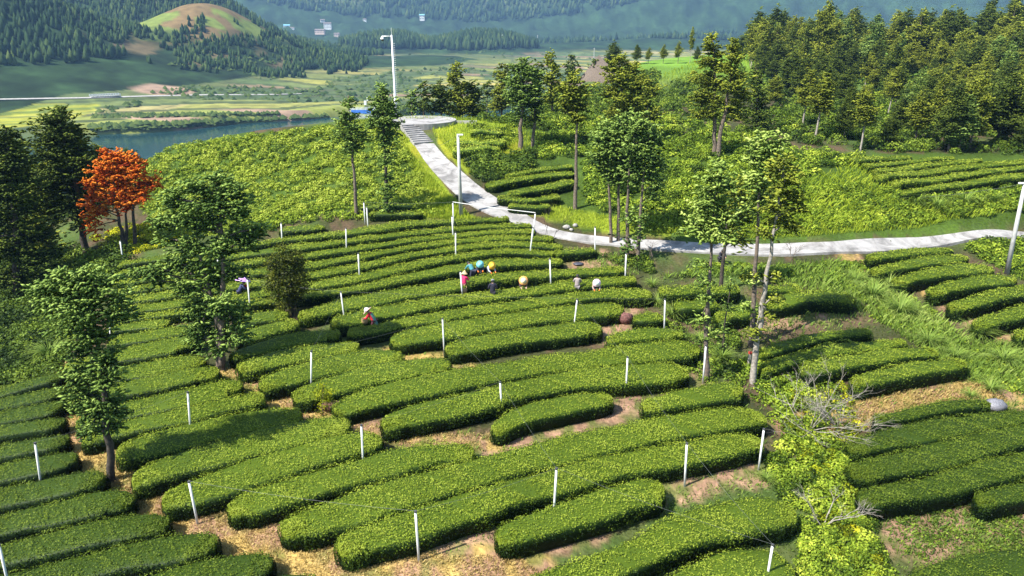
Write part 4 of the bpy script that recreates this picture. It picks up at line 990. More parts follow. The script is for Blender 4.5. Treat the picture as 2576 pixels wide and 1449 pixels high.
for i in order:
    p = hp[i]; Z = depth(p)
    if len(placed) >= 235: break
    if any((p[0] - q[0]) ** 2 + (p[1] - q[1]) ** 2 < 3.0 ** 2 for q in placed): continue
    py = ys[i]
    u = fbm(np.array([p[0] / 14.0]), np.array([p[1] / 14.0]), 2)[0]
    if py > 215 and u > 0.42 and rng.random() < 0.9 and xs[i] < 2380: continue
    placed.append(p)
    h = rng.uniform(6.5, 12.5) * (1.12 if py < 190 else (0.58 if py > 260 else 0.8)) * (1.1 if xs[i] > 2400 else 1)
    k = int(rng.choice(6, p=[.25, .18, .14, .12, .10, .21]))
    lab = ['dark green forest fir on the slope at the upper right', 'olive forest fir on the slope at the upper right', 'wide dark forest fir on the slope at the upper right', 'narrow pale stemmed fir in the upper right forest', 'bright green fir in the upper right forest', 'blunt topped olive fir on the slope at the upper right'][k]
    lab = lab.split(' on the slope')[0].split(' in the upper')[0]
    lab += [' against the blue mountain', ' halfway up the forest slope', ' low on the forest slope'][0 if py < 175 else (1 if py < 250 else 2)]
    lab += [', near the twin fir', ', below the tallest spire', ', above the bank tea field', ', toward the picture edge'][int(np.clip((xs[i] - 1870) / 185, 0, 3))]
    put_tree(k, p, h, lab, FOREST, wide=rng.uniform(0.85, 1.25))
# behind the left trees
for (bx, by, ty, k) in [(250, 470, 395, 2), (30, 420, 330, 0), (-40, 600, 350, 2), (75, 460, 330, 5), (190, 450, 300, 0)]:
    p = on_rim(bx, 78.0); by = project(p)[1]; Z = depth(p); h = (by - ty) * Z / (FOC * CP + (724.5 - by) * SP)
    put_tree(k, p, h, 'dark fir half hidden in the thicket at the left edge', 'firs in the thicket at the left edge')

for i_, (bx, ty, k) in enumerate([(238, 372, 2), (262, 360, 5), (330, 372, 2), (205, 335, 0)]):
    p = on_rim(bx, 80.0); by = project(p)[1]; h = (by - ty) * depth(p) / (FOC * CP + (724.5 - by) * SP)
    put_tree(k, p, h, ['low dark fir right behind the mossy fir', 'low olive fir behind the top of the orange tree', 'low fir at the water edge right of the orange tree', 'dark fir peeping over the mossy fir'][i_], 'firs in the thicket at the left edge', wide=1.2)
# ------------------------------------------------------------------ undergrowth, grass
def samp(poly, n):
    poly = pts(poly); a = np.array(poly); out = []; tot = 0
    while tot < n:
        x = rng.uniform(a[:, 0].min(), a[:, 0].max(), n * 2); y = rng.uniform(a[:, 1].min(), a[:, 1].max(), n * 2)
        k = inside(x, y, poly); out.append(np.stack([x[k], y[k]], -1)); tot += k.sum()
    return np.concatenate(out)[:n]
TOTAL_L = 0
def shrub_mass(name, poly, nb, r0, r1, mat, label, ln=4.2,  flat=0.8, tintv=0.16, base=0.46, dens=1.0, road=True, kind='stuff', cat=None, pts3=None):
    global TOTAL_L
    ln = ln * 1.25; dens = dens * 0.9
    s = samp(poly, nb); P = hit(s[:, 0], s[:, 1])
    if road:
        k = ~on_road(P[:, 0], P[:, 1], 0.5); P = P[k]
    Z = P[:, 1] * CP - (P[:, 2] - 30) * SP; px = Z / FOC
    r = rng.uniform(r0, r1, len(P)) * px * (0.75 + 0.5 * fbm(P[:, 0] * 0.3, P[:, 1] * 0.3, 2)); l = ln * px
    cnt = np.maximum(10, (2 * math.pi * r * r * (0.6 + flat) / 1.6 * 2.2 / (l * l) * dens)).astype(int)
    idx = np.repeat(np.arange(len(P)), cnt); n = len(idx); TOTAL_L += n
    v = rng.normal(0, 1, (n, 3)); v /= np.linalg.norm(v, axis=1)[:, None]; v[:, 2] = np.abs(v[:, 2])
    cl = rng.normal(0, 1, (n, 3)) * 0.12
    lump = 0.8 + 0.4 * fbm(v[:, 0] * 2.3 + idx * 3.7, v[:, 1] * 2.3 + v[:, 2] * 2, 2)
    c = P[idx] + v * (r[idx] * lump * rng.uniform(0.8, 1.05, n))[:, None] * np.array([1, 1, flat]) + np.array([0, 0, 0.02])
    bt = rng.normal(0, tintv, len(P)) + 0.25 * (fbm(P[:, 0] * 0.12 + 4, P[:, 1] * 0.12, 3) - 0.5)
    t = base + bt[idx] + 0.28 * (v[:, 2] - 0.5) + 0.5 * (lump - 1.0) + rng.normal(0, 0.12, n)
    N = v * 0.8 + np.array([0, 0, 0.35])
    sz = l[idx] * rng.uniform(0.7, 1.4, n)
    org = P.mean(0)
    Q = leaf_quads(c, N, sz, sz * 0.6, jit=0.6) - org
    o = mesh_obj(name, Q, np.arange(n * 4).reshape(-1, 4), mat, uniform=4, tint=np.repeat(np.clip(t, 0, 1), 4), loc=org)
    tag(o, label, cat, kind=kind); return o
shrub_mass('overgrown_tea_foliage', "345,385 450,368 640,342 900,312 1000,320 1030,395 1080,480 1090,535 960,515 860,520 700,552 560,590 400,600 330,470", 1700, 7, 15, 'tea_leaf_wild', 'overgrown light green tea bushes matting the slope left of the steps', ln=3.7, flat=0.85, base=0.56)
shrub_mass('thicket_foliage', "-40,560 100,600 210,640 300,640 330,665 250,740 190,800 170,880 150,940 60,960 -60,985", 520, 16, 36, 'shrub_mid', 'dim mixed thicket under the dark firs at the left edge', ln=5.0, flat=0.9, base=0.40)
shrub_mass('thicket_foliage', "-60,800 100,790 130,900 -60,960", 90, 20, 38, 'shrub_dark', 'dark thicket above the lower left tea block', ln=5.0, flat=0.9, base=0.4)
shrub_mass('flowering_weeds', "232,595 300,572 420,556 500,566 480,610 330,640 260,640", 170, 9, 16, 'shrub_yellow', 'vivid yellow weeds under the orange tree', ln=4.2, flat=0.7, base=0.6)
shrub_mass('flowering_weeds', "-10,590 60,590 55,640 -10,640", 30, 9, 16, 'shrub_yellow', 'yellow weeds glowing in the thicket at the left edge', ln=4.2, flat=0.7, base=0.6)
shrub_mass('shrub_foliage', "1330,410 1350,330 1450,300 1700,300 1870,330 2000,380 2170,392 2080,430 1990,480 1980,560 1700,590 1600,575 1560,545 1490,520 1470,400 1400,390", 1100, 9, 22, 'shrub_bright', 'bright green shrubs filling the hollow behind the roadside firs', ln=4.4, flat=0.95, base=0.40, tintv=0.2)
shrub_mass('shrub_foliage', "1700,560 1990,480 2150,470 2300,480 2640,470 2640,560 2440,570 2300,585 2100,600 1900,603 1720,600", 800, 7, 18, 'shrub_bright', 'yellow green creepers and weeds on the bank above the road', ln=4.2, flat=0.8, base=0.44)
shrub_mass('forest_undergrowth', "1640,300 1660,230 1760,200 1900,170 2100,180 2640,150 2640,390 2420,388 2150,380 1870,340", 700, 11, 24, 'shrub_mid', 'mixed green undergrowth between the forest firs', ln=4.4, flat=1.0, base=0.46, tintv=0.2)
shrub_mass('forest_undergrowth', "1900,300 2050,240 2250,220 2380,250 2360,330 2200,350 2000,350", 170, 10, 22, 'shrub_bright', 'lighter green shrubs in the gaps of the forest', ln=4.4, flat=0.9, base=0.36)
shrub_mass('shrub_foliage', "1300,240 1480,240 1650,180 1650,300 1450,310 1340,330 1200,300 1180,285", 380, 10, 22, 'shrub_mid', 'mid green shrubs at the feet of the firs right of the pad', ln=4.4, flat=1.0, base=0.52)
shrub_mass('shrub_foliage', "1000,275 1200,268 1300,285 1300,300 1150,298 1000,290", 90, 8, 16, 'shrub_mid', 'low shrubs along the rim beyond the round pad', ln=4.0, flat=1.0, base=0.55)
shrub_mass('weed_foliage', "1650,700 1800,660 2180,655 2200,712 2340,770 2430,870 2640,880 2640,1010 2440,960 2440,900 2300,838 2200,805 2150,740 2000,700 1900,690", 800, 6, 13, 'shrub_bright', 'low green weeds between the right hand tea blocks', ln=4.2, flat=0.6, base=0.38)
shrub_mass('weed_foliage', "2380,610 2640,600 2640,730 2560,700 2450,640", 180, 9, 18, 'shrub_bright', 'yellow green weeds round the foot of the right lamp pole', ln=4.4, flat=0.8, base=0.44)
shrub_mass('brush_foliage', "1870,920 1990,880 2100,1000 2150,1050 2130,1180 2190,1320 2260,1480 2010,1480 2015,1290 1945,1200 1935,1040 1880,1000", 380, 14, 32, 'shrub_bright', 'bright feathery yellow green brush running down to the bottom right', ln=5.4, flat=0.8, base=0.46, tintv=0.2)
shrub_mass('brush_foliage', "1960,960 2100,960 2180,1010 2160,1080 2150,1300 2260,1480 2100,1480 2050,1250 1990,1100", 120, 12, 24, 'shrub_yellow', 'golden leaved shrubs within the feathery brush', ln=5.4, flat=0.9, base=0.3, tintv=0.2)
shrub_mass('weed_foliage', "1690,740 1790,700 1860,860 1870,980 1770,980 1690,900 1640,760", 170, 8, 18, 'shrub_mid', 'green weeds around the feet of the four thin firs', ln=4.4, flat=0.8, base=0.52)
shrub_mass('bush_foliage', "1185,395 1340,388 1340,425 1290,452 1215,462 1180,420", 110, 12, 22, 'shrub_mid', 'large leaved dark mound of bushes above the small tea field', ln=5.0, flat=1.0, base=0.42)
shrub_mass('bush_foliage', "1500,632 1570,612 1640,640 1640,690 1560,662 1510,650", 60, 9, 18, 'shrub_mid', 'bushes at the foot of the roadside fir clump', ln=4.4, flat=1.0, base=0.5, road=True)
shrub_mass('weed_foliage', "1200,560 1300,600 1420,640 1480,618 1600,650 1800,665 1800,650 1500,600 1400,618 1330,590", 70, 6, 10, 'shrub_mid', 'weeds fringing the lower edge of the road', ln=4.0, flat=0.7)
shrub_mass('weed_foliage', "2250,1290 2400,1280 2576,1310 2640,1400 2400,1380 2280,1420", 150, 10, 18, 'shrub_mid', 'brownish low weeds in the lower right gap', ln=4.6, flat=0.35, base=0.5, dens=0.5)
shrub_mass('bank_foliage', "-200,180 -60,380 200,430 350,378 340,480 240,560 -60,560 -300,500", 220, 18, 34, 'shrub_dark', 'dark bushes on the river side slope behind the left firs', ln=5.0, flat=0.9, base=0.5)
print('shrub leaves', TOTAL_L)

def grass_field(name, poly, n, hpx, mat, label, base=0.5, wfac=0.11, lean=0.5, road=True, inpoly=None):
    s = samp(poly, n); P = hit(s[:, 0], s[:, 1])
    if road: P = P[~on_road(P[:, 0], P[:, 1], 0.1)]
    if inpoly is not None:
        k = np.zeros(len(P), bool)
        for pl, r in inpoly: k |= seg_dist(P[:, 0], P[:, 1], pl) < r
        P = P[k]
    n = len(P); Z = P[:, 1] * CP - (P[:, 2] - 30) * SP
    h = hpx * Z / FOC * rng.uniform(0.5, 1.3, n)
    a = rng.uniform(0, 6.28, n); L = rng.uniform(0.1, lean, n) * h
    dx, dy = np.cos(a), np.sin(a); w = np.maximum(h * wfac, 0.8 * Z / FOC)
    q = np.empty((n, 4, 3)); side = np.stack([-dy, dx, np.zeros(n)], -1)
    q[:, 0] = P - side * w[:, None] / 2; q[:, 1] = P + side * w[:, None] / 2
    tip = P + np.stack([dx * L, dy * L, h], -1); mid_ = P + np.stack([dx * L * 0.35, dy * L * 0.35, h * 0.6], -1)
    q[:, 2] = mid_ + side * w[:, None] * 0.5; q[:, 3] = tip; q[:, :2, 2] -= 0.03
    t = base + 0.3 * (fbm(P[:, 0] * 0.35, P[:, 1] * 0.35, 3) - 0.5) * 2 + rng.normal(0, 0.12, n)
    org = P.mean(0)
    o = mesh_obj(name, q.reshape(-1, 3) - org, np.arange(n * 4).reshape(-1, 4), mat, uniform=4, tint=np.repeat(np.clip(t, 0, 1), 4), loc=org)
    return tag(o, label, kind='stuff')
grass_field('grass', "1000,300 1045,362 1080,425 1130,480 1180,545 1235,560 1000,545 1090,510 1040,430 1010,390", 9000, 9, 'grass_bright', 'yellow green grass on the bank left of the road', 0.55)
grass_field('grass', "1080,316 1140,300 1290,298 1330,330 1340,400 1230,450 1180,440 1105,375", 6500, 8, 'grass_bright', 'bright grass right of the steps', 0.5)
grass_field('grass', "860,302 1000,296 1300,288 1300,300 1130,303 1000,303 900,312", 2500, 7, 'grass_bright', 'grass rim beyond the round pad', 0.5)
grass_field('grass', "1290,530 1420,560 1560,590 1720,602 1660,560 1500,540 1400,520 1310,500", 3500, 8, 'grass_bright', 'short bright grass along the upper road edge', 0.6)
grass_field('tall_grass', "1640,560 1950,480 2120,430 2150,395 2230,440 2260,500 2500,500 2576,520 2450,560 1990,580 1700,595", 9000, 14, 'grass_bright', 'long yellow green grass on the bank above the road', 0.5, wfac=0.06, lean=0.9)
grass_field('tall_grass', "1650,700 2100,660 2200,700 2440,860 2640,880 2640,1000 2440,960 2180,790 1900,700", 7000, 18, 'grass_tall', 'mixed green grass between the right hand tea blocks', 0.55, wfac=0.09, lean=0.9)
grass_field('grass', "1640,200 1760,150 1980,130 2000,160 1800,260 1660,260", 5000, 8, 'grass_bright', 'light green grass on the terraces behind the twin fir', 0.4)
grass_field('dry_grass', "140,880 300,1100 430,1260 600,1290 760,1340 1000,1390 1300,1400 1450,1500 600,1500 100,1200", 26000, 7, 'straw', 'dry straw coloured grass trodden along the path', 0.6, inpoly=[(p, r * 0.95) for p, r in STRAWW], wfac=0.2, lean=1.2)
grass_field('dry_grass', "580,900 1250,1060 1250,1140 900,1110 560,960", 6000, 6, 'straw', 'dry grass on the narrow path between rounded rows', 0.6, inpoly=[(p, r * 0.95) for p, r in STRAWW], wfac=0.2, lean=1.2)
grass_field('dry_grass', "2140,1080 2150,1000 2480,960 2540,1010 2300,1050", 3500, 8, 'straw', 'dry grass strip above the lower right block', 0.4, inpoly=[(p, r) for p, r in STRAWW], wfac=0.2, lean=1.2)

def tussock(px, py, hp, label, mat='grass_tall', n=170, name='silver_grass'):
    b = hit1(px, py); Z = depth(b); h = hp * Z / FOC
    V = []; F = []; T = []
    for i in range(n):
        a = rng.uniform(0, 6.28); el = rng.uniform(0.25, 1.0); L = h * rng.uniform(0.8, 1.35)
        d = np.array([math.cos(a), math.sin(a), 0]); sd2 = np.array([-d[1], d[0], 0]); w = max(0.014 * L, 0.55 * Z / FOC)
        r0 = d * rng.uniform(0, 0.12) * h; k = len(V); tt = 0.35 + rng.normal(0, 0.14)
        for s in (0, 0.35, 0.7, 1.0):
            p = r0 + d * L * s * (0.25 + 0.75 * el * s) + np.array([0, 0, L * (s * 1.05 - s * s * (0.25 + 0.55 * el))])
            V += [p - sd2 * w * (1 - s * 0.85), p + sd2 * w * (1 - s * 0.85)]; T += [tt + 0.3 * s] * 2
        for j in range(3): F.append((k + 2 * j, k + 2 * j + 1, k + 2 * j + 3, k + 2 * j + 2))
    o = mesh_obj(name, V, F, mat, uniform=4, tint=np.clip(T, 0, 1), loc=b)
    return tag(o, label, 'grass tuft', 'tufts of long silver grass')
for a in [(2195, 752, 62, 'big arching silver grass tuft, left one of two between the right tea blocks'), (2262, 792, 66, 'biggest silver grass tuft, drooping beside the brown gap'), (2235, 722, 46, 'silver grass tuft behind the biggest one'), (2150, 712, 42, 'loose silver grass tuft under the road edge'),
          (2330, 868, 54, 'rounded grass tuft below the brown gap'), (2455, 852, 56, 'grass tuft leaning right below the plump tea block'), (2400, 905, 46, 'grass tuft above the middle right tea block'), (2520, 915, 62, 'tall grass tuft near the right picture edge'), (2565, 880, 50, 'grass tuft cut by the right picture edge'), (2490, 985, 44, 'low grass tuft above the grey bundle'),
          (2300, 515, 40, 'pale silver grass tuft on the bank, leftmost of four above the road'), (2355, 528, 50, 'pale arching silver grass, second of four on the bank above the road'), (2425, 515, 50, 'pale silver grass tuft, third of four on the bank above the road'), (2495, 510, 42, 'dull silver grass tuft, rightmost of four on the bank'),
          (1655, 768, 40, 'silver grass tuft at the end of the picker rows'), (1690, 800, 44, 'silver grass tuft behind the post left of the thin firs'), (1640, 722, 30, 'small silver grass tuft beside the road post'), (1815, 905, 46, 'grass tuft between the two nearest thin fir stems'), (1760, 860, 36, 'grass tuft left of the thin fir stems'),
          (128, 905, 62, 'bright grass tuft at the edge of the left thicket'), (858, 478, 28, 'whitish grass tuft on the overgrown slope'), (2440, 1000, 30, 'dead pale grass tuft beside the straw strip'), (1925, 1210, 34, 'grass tuft in the feathery brush')]:
    tussock(*a)
grass_field('weeds', "980,860 1250,880 1560,760 1700,740 1760,900 1760,1000 1500,1050 1250,1140 1930,1180 1900,1260 1640,1280 1100,1400 700,1300 560,1240 250,1150 150,950 600,900", 9000, 8, 'grass_tall', 'small green weeds on the bare soil between hedges', 0.3, inpoly=[(p, r * 1.2) for p, r in SOILW + STRAWW], wfac=0.25, lean=1.2)
grass_field('weeds', "1800,820 2120,770 2180,800 2150,1060 2560,1010 2576,1400 2250,1400 2130,1100 1850,860", 6000, 9, 'grass_tall', 'small green weeds on the soil strips of the right hand blocks', 0.3, inpoly=[(p, r * 1.2) for p, r in SOILW + STRAWW], wfac=0.25, lean=1.2)
shrub_mass('shrub_foliage', "560,602 700,552 860,512 1000,518 1135,538 1000,546 900,552 830,556 720,566 620,600", 170, 7, 15, 'shrub_bright', 'green shrubs along the top edge of the upper tea field', ln=4.0, flat=0.9, base=0.42)
shrub_mass('weed_foliage', "2430,618 2640,604 2640,650 2430,640", 60, 12, 22, 'shrub_bright', 'weeds hiding the far right end of the road', ln=4.4, flat=1.0, base=0.44, road=False)
shrub_mass('shrub_foliage', "1180,318 1290,312 1310,350 1240,390 1190,370", 70, 8, 16, 'tea_leaf_wild', 'scattered overgrown tea bushes right of the steps', ln=4.0, flat=0.8, base=0.42)
grass_field('short_grass', "1640,690 2640,650 2640,1480 1500,1480 1700,1250 1930,1180 1780,980 1700,760", 17000, 8, 'grass_tall', 'short grass over the ground between the right hand tea blocks', 0.32, wfac=0.22, lean=1.1)
grass_field('short_grass', "1280,560 1480,600 1640,660 1600,700 1400,640", 2500, 7, 'grass_tall', 'short grass below the road bend', 0.4, wfac=0.22, lean=1.1)
grass_field('grass', "1560,575 1750,600 1950,604 2150,598 2300,584 2440,570 2576,560 2576,545 2300,560 1950,580 1700,578", 5000, 10, 'grass_bright', 'grass creeping along the upper edge of the road', 0.45)
print('part4 done')
#PART5
# ------------------------------------------------------------------ far woods (one mass per hill)
def far_wood(name, cx, cy, rx, ry, n, label, zmin=8, keep=None, hmin=6, hmax=12, front=True, cover=1.0):
    x = cx + rng.uniform(-1, 1, n * 3) * rx; y = cy + rng.uniform(-1, 1, n * 3) * ry
    e = np.hypot((x - cx) / rx, (y - cy) / ry) < 1; x, y = x[e], y[e]
    z = height(x, y); k = z - 30 - valley_h(x, y) > zmin + rng.normal(0, 2.5, len(x))
    if keep is not None: k &= keep(x, y)
    x, y, z = x[k][:n], y[k][:n], z[k][:n]; m = len(x)
    h = rng.uniform(hmin, hmax, m); r = h * rng.uniform(0.20, 0.34, m); S5 = 5
    V = np.empty((m, 12, 3)); a0 = rng.uniform(0, 6.28, m)
    V[:, 0] = np.stack([x, y, z + h], -1)
    for j in range(S5):
        a = a0 + j * 2 * math.pi / S5; q = rng.uniform(0.7, 1.3, m)
        V[:, 1 + j] = np.stack([x + np.cos(a) * r * 0.6 * q, y + np.sin(a) * r * 0.6 * q, z + h * 0.55], -1)
        V[:, 6 + j] = np.stack([x + np.cos(a) * r * q, y + np.sin(a) * r * q, z + h * 0.15], -1)
    V[:, 11] = np.stack([x, y, z - 1], -1)
    f = []
    for j in range(5):
        b = (j + 1) % 5; f += [(0, 1 + j, 1 + b), (1 + j, 6 + j, 6 + b), (1 + j, 6 + b, 1 + b), (6 + j, 11, 6 + b)]
    F = (np.arange(m)[:, None, None] * 12 + np.array(f)[None]).reshape(-1, 3)
    t = np.clip(0.45 + rng.normal(0, 0.2, m) + 0.5 * (fbm(x / 60, y / 60, 3) - 0.5), 0, 1)
    tag(mesh_obj(name, V.reshape(-1, 3), F, 'far_tree', uniform=3, tint=np.repeat(t, 12)), label, kind='stuff')
hump = lambda x, y: bell(x, y, -362, 860, 95, 130, 1.0)
far_wood('conifer_wood', -600, 730, 260, 260, 7000, 'dark conifer wood on the steep hill at the left edge', zmin=3, keep=lambda x, y: hump(x, y) < 0.12)
far_wood('conifer_wood', -720, 1130, 520, 240, 7500, 'bluish conifer wood on the ridge behind the terraced hill', keep=lambda x, y: hump(x, y) < 0.3)
far_wood('conifer_wood', -362, 850, 190, 190, 3200, 'scattered conifers on the flanks of the terraced hill', zmin=4, keep=lambda x, y: (hump(x, y) < 0.80) & (fbm(x / 26, y / 26, 3) > 0.44 + 0.12 * (hump(x, y) > 0.55)), hmin=5, hmax=9)
far_wood('conifer_wood', -235, 1390, 90, 90, 700, 'round dark wood on the far knoll left of the camera pole', zmin=2, hmin=14, hmax=20)
far_wood('conifer_wood', -60, 1400, 110, 100, 900, 'round dark wood on the far knoll right of the camera pole', zmin=2, hmin=14, hmax=20)
far_wood('conifer_wood', -230, 2420, 900, 240, 3200, 'hazy belt of trees at the foot of the blue mountains', zmin=8, hmin=14, hmax=26)
far_wood('conifer_wood', 560, 1750, 600, 200, 1500, 'hazy tree line along the far side of the valley', zmin=-9, keep=lambda x, y: fbm(x / 90, y / 90, 3) > 0.5, hmin=10, hmax=18)
far_wood('conifer_wood', 1250, 2700, 900, 450, 2600, 'woods on the lower blue mountain at the right', zmin=20, hmin=14, hmax=24)
# scrub lines between the paddies and along the river
def valley_scrub(n, label, poly, h0, h1, wide=1.6, cond=None):
    s = samp(poly, n); P = hit(s[:, 0], s[:, 1]); x, y, z = P.T
    k = np.ones(len(x), bool) if cond is None else cond(x, y)
    k &= np.hypot(x, y) > 440
    k &= z > WATER_Z + 0.3
    x, y, z = x[k], y[k], z[k]; m = len(x); h = rng.uniform(h0, h1, m); r = h * rng.uniform(0.5, 0.9, m) * wide
    V = np.empty((m, 7, 3)); a0 = rng.uniform(0, 6.28, m)
    V[:, 0] = np.stack([x, y, z + h], -1)
    for j in range(6):
        a = a0 + j * math.pi / 3; q = rng.uniform(0.6, 1.3, m); V[:, 1 + j] = np.stack([x + np.cos(a) * r * q, y + np.sin(a) * r * q * 0.8, z + h * rng.uniform(0, 0.45, m)], -1)
    F = (np.arange(m)[:, None, None] * 7 + np.array([(0, 1 + j, 1 + (j + 1) % 6) for j in range(6)])[None]).reshape(-1, 3)
    t = np.clip(0.75 + rng.normal(0, 0.2, m), 0, 1)
    tag(mesh_obj('scrub', V.reshape(-1, 3), F, 'far_tree', uniform=3, tint=np.repeat(t, 7)), label, kind='stuff')
valley_scrub(2600, 'scrub and low trees scattered between the valley fields', "300,150 830,140 1600,120 1700,200 1300,260 900,290 230,320 200,290 480,200", 1.2, 3.4, 1.2, cond=lambda x, y: fbm(x / 75 + 3, y / 75, 4) > 0.575)
valley_scrub(900, 'bushy river bank below the fields', "225,320 460,312 900,290 900,298 600,318 240,332", 1.5, 4, 1.2)
valley_scrub(300, 'dark bushes along the terrace edges above the river', "230,292 700,286 700,290 230,300", 1.2, 3, 1.2)

# haze: even air from the camera out to the last mountain
def make_haze():
    m = bpy.data.materials.new('haze_air'); m.use_nodes = True; MATS['haze_air'] = m
    nt = m.node_tree; nt.nodes.clear(); out = nt.nodes.new('ShaderNodeOutputMaterial')
    v = nt.nodes.new('ShaderNodeVolumePrincipled'); v.inputs['Color'].default_value = (0.33, 0.60, 1.0, 1); v.inputs['Density'].default_value = HAZE
    v.inputs['Anisotropy'].default_value = 0.0
    nt.links.new(v.outputs[0], out.inputs['Volume'])
    b = MB().box((0, 0, 380), (19200, 19200, 940)); o = b.obj('haze', 'haze_air'); tag(o, 'pale blue air haze over the valley', kind='stuff')
HAZE = 0.00014
make_haze()

# valley road and bridge
strip('valley_road', "-150,252 0,249 130,247 230,245 300,243 420,240 600,238 760,235", "-150,257 0,254 130,252 230,250 300,248 420,244 600,241 760,238", 'concrete', lift=0.6, step=8, label='valley road along the foot of the wooded hills')
def make_bridge():
    a = hit1(228, 246); b = hit1(302, 245); root = empty('road_bridge', (a + b) / 2, 'small white railed road bridge in the valley', 'bridge')
    c = (a + b) / 2; d = b - a; L = np.hypot(d[0], d[1]); ang = math.atan2(d[1], d[0])
    MB().box((0, 0, 0.9), (L, 7, 1.0), ang).obj('deck', 'concrete', root)
    for sgn in (-1, 1):
        off = np.array([-math.sin(ang), math.cos(ang)]) * 3.3 * sgn
        MB().box((off[0], off[1], 2.5), (L, 0.25, 0.3), ang).obj('rail', 'white_metal', root)
        for i in range(12):
            t = (i / 11 - 0.5) * L
            MB().box((off[0] + math.cos(ang) * t, off[1] + math.sin(ang) * t, 1.9), (0.5, 0.4, 1.5), ang).obj('railing_post', 'white_metal', root)
    MB().box((0, 0, -1.2), (3.5, 5, 3.6), ang).obj('pier', 'dark_metal', root)
make_bridge()
# village houses far away
plain('house_white', (0.72, 0.72, 0.70), 0.8); plain('house_pink', (0.52, 0.40, 0.34), 0.8); plain('roof_dark', (0.16, 0.13, 0.12), 0.9); plain('roof_blue', (0.2, 0.45, 0.6), 0.7); plain('pane', (0.05, 0.07, 0.09), 0.3)
def house(px, py, w, d, h, wall, roof, rz, label, floors=2):
    b = hit1(px, py); root = empty('house', b, label, 'house', 'far village houses'); root.rotation_euler = (0, 0, rz)
    MB().box((0, 0, h / 2 - 1.5), (w, d, h + 3)).obj('wall', wall, root)
    mb = MB(); e = 0.8
    V = [(-w / 2 - e, -d / 2 - e, h + 0.02), (w / 2 + e, -d / 2 - e, h + 0.02), (w / 2 + e, d / 2 + e, h + 0.02), (-w / 2 - e, d / 2 + e, h + 0.02), (-w / 2 - e, 0, h + d * 0.28), (w / 2 + e, 0, h + d * 0.28)]
    mb.add(V, [(0, 1, 5, 4), (2, 3, 4, 5), (1, 2, 5), (3, 0, 4), (3, 2, 1, 0)]); mb.obj('roof', roof, root)
    nw = max(2, int(w / 4))
    for f in range(floors):
        for i in range(nw):
            MB().box(((i + 0.5) / nw * w - w / 2, -d / 2 - 0.05, h * (f + 0.55) / floors), (w / nw * 0.45, 0.2, h / floors * 0.45)).obj('window', 'pane', root)
house(825, 72, 20, 12, 13, 'house_white', 'roof_dark', 0.1, 'white three storey house, largest in the far village', 3)
house(806, 84, 26, 12, 8, 'house_pink', 'roof_dark', -0.1, 'long pinkish house below the large white one')
house(812, 58, 12, 9, 8, 'house_white', 'roof_dark', 0.3, 'small white house above the large white one')
house(848, 92, 14, 9, 7, 'house_pink', 'roof_dark', 0.0, 'low grey house right of the pinkish one')
house(722, 70, 16, 10, 6, 'house_white', 'roof_blue', 0.2, 'low house with a pale blue roof left of the village')
house(736, 76, 10, 8, 6, 'house_white', 'roof_dark', 0.0, 'tiny white house beside the blue roofed one')
house(1062, 50, 14, 10, 13, 'house_white', 'roof_blue', 0.1, 'single pale house high in the trees left of the knoll wood')
house(918, 58, 9, 8, 10, 'house_white', 'roof_dark', 0.0, 'tiny single white house in the tree belt')
for (px, py, ty, lab) in [(1264, 112, 88, 'thin power pole beside the right knoll wood'), (1352, 116, 90, 'thin power pole before the blue mountain'), (1494, 146, 122, 'thin power pole above the far paddies')]:
    b = hit1(px, py); Z = depth(b); h = (py - ty) * Z / FOC
    tag(MB().tube([(0, 0, -1), (0, 0, h)], 0.45).tube([(-1.5, 0, h * .93), (1.5, 0, h * .93)], .2).obj('power_pole', 'pole_grey', loc=b), lab, 'pole', 'far power poles')

# ------------------------------------------------------------------ poles
def vert_height(b, ty):
    Z = depth(b); px, by = project(b); return (by - ty) * Z / (FOC * CP + (724.5 - ty) * SP)
def camera_pole():
    b = on_rim(997, 85.5); h = vert_height(b, 88); top = at_depth(985, 88, depth(b) - h * SP)
    lean = (top - b) * [1, 1, 0]
    lean = np.clip(lean, -0.5, 0.5)
    root = empty('camera_pole', b, 'tall white pole with a surveillance camera beside the round pad', 'camera pole')
    P = lambda t: lean * t + np.array([0, 0, h * t])
    MB().tube([P(0), P(0.3), P(0.31), P(1)], [0.17, 0.16, 0.125, 0.095], 12).obj('pole', 'white_metal', root, smooth=True)
    MB().tube([P(1), P(1) + [0, 0, h * 0.085]], 0.02, 6).obj('lightning_rod', 'white_metal', root)
    arm = MB().tube([P(0.985), P(0.985) + [-1.15, 0, 0.0]], 0.055, 8); arm.obj('arm', 'white_metal', root, smooth=True)
    c = P(0.985) + np.array([-1.1, 0, -0.32])
    cm = MB().lathe([(0.02, 0.3), (0.10, 0.28), (0.2, 0.12), (0.21, 0.0)], tuple(c), 16).obj('camera_housing', 'white_metal', root, smooth=True)
    MB().lathe([(0.19, -0.004), (0.17, -0.12), (0.09, -0.2), (0.01, -0.22)], (0, 0, 0), 16).obj('camera_dome', 'dark_metal', cm, smooth=True, loc=tuple(c))
    for i in range(30):
        t = 0.18 + 0.72 * i / 29; q = P(t)
        MB().tube([q, q + [0.30, 0, 0]], 0.022, 5).obj('climbing_rung', 'white_metal', root)
    MB().box((0, 0, 0.1), (0.7, 0.7, 0.4)).obj('footing', 'concrete', root)
camera_pole()
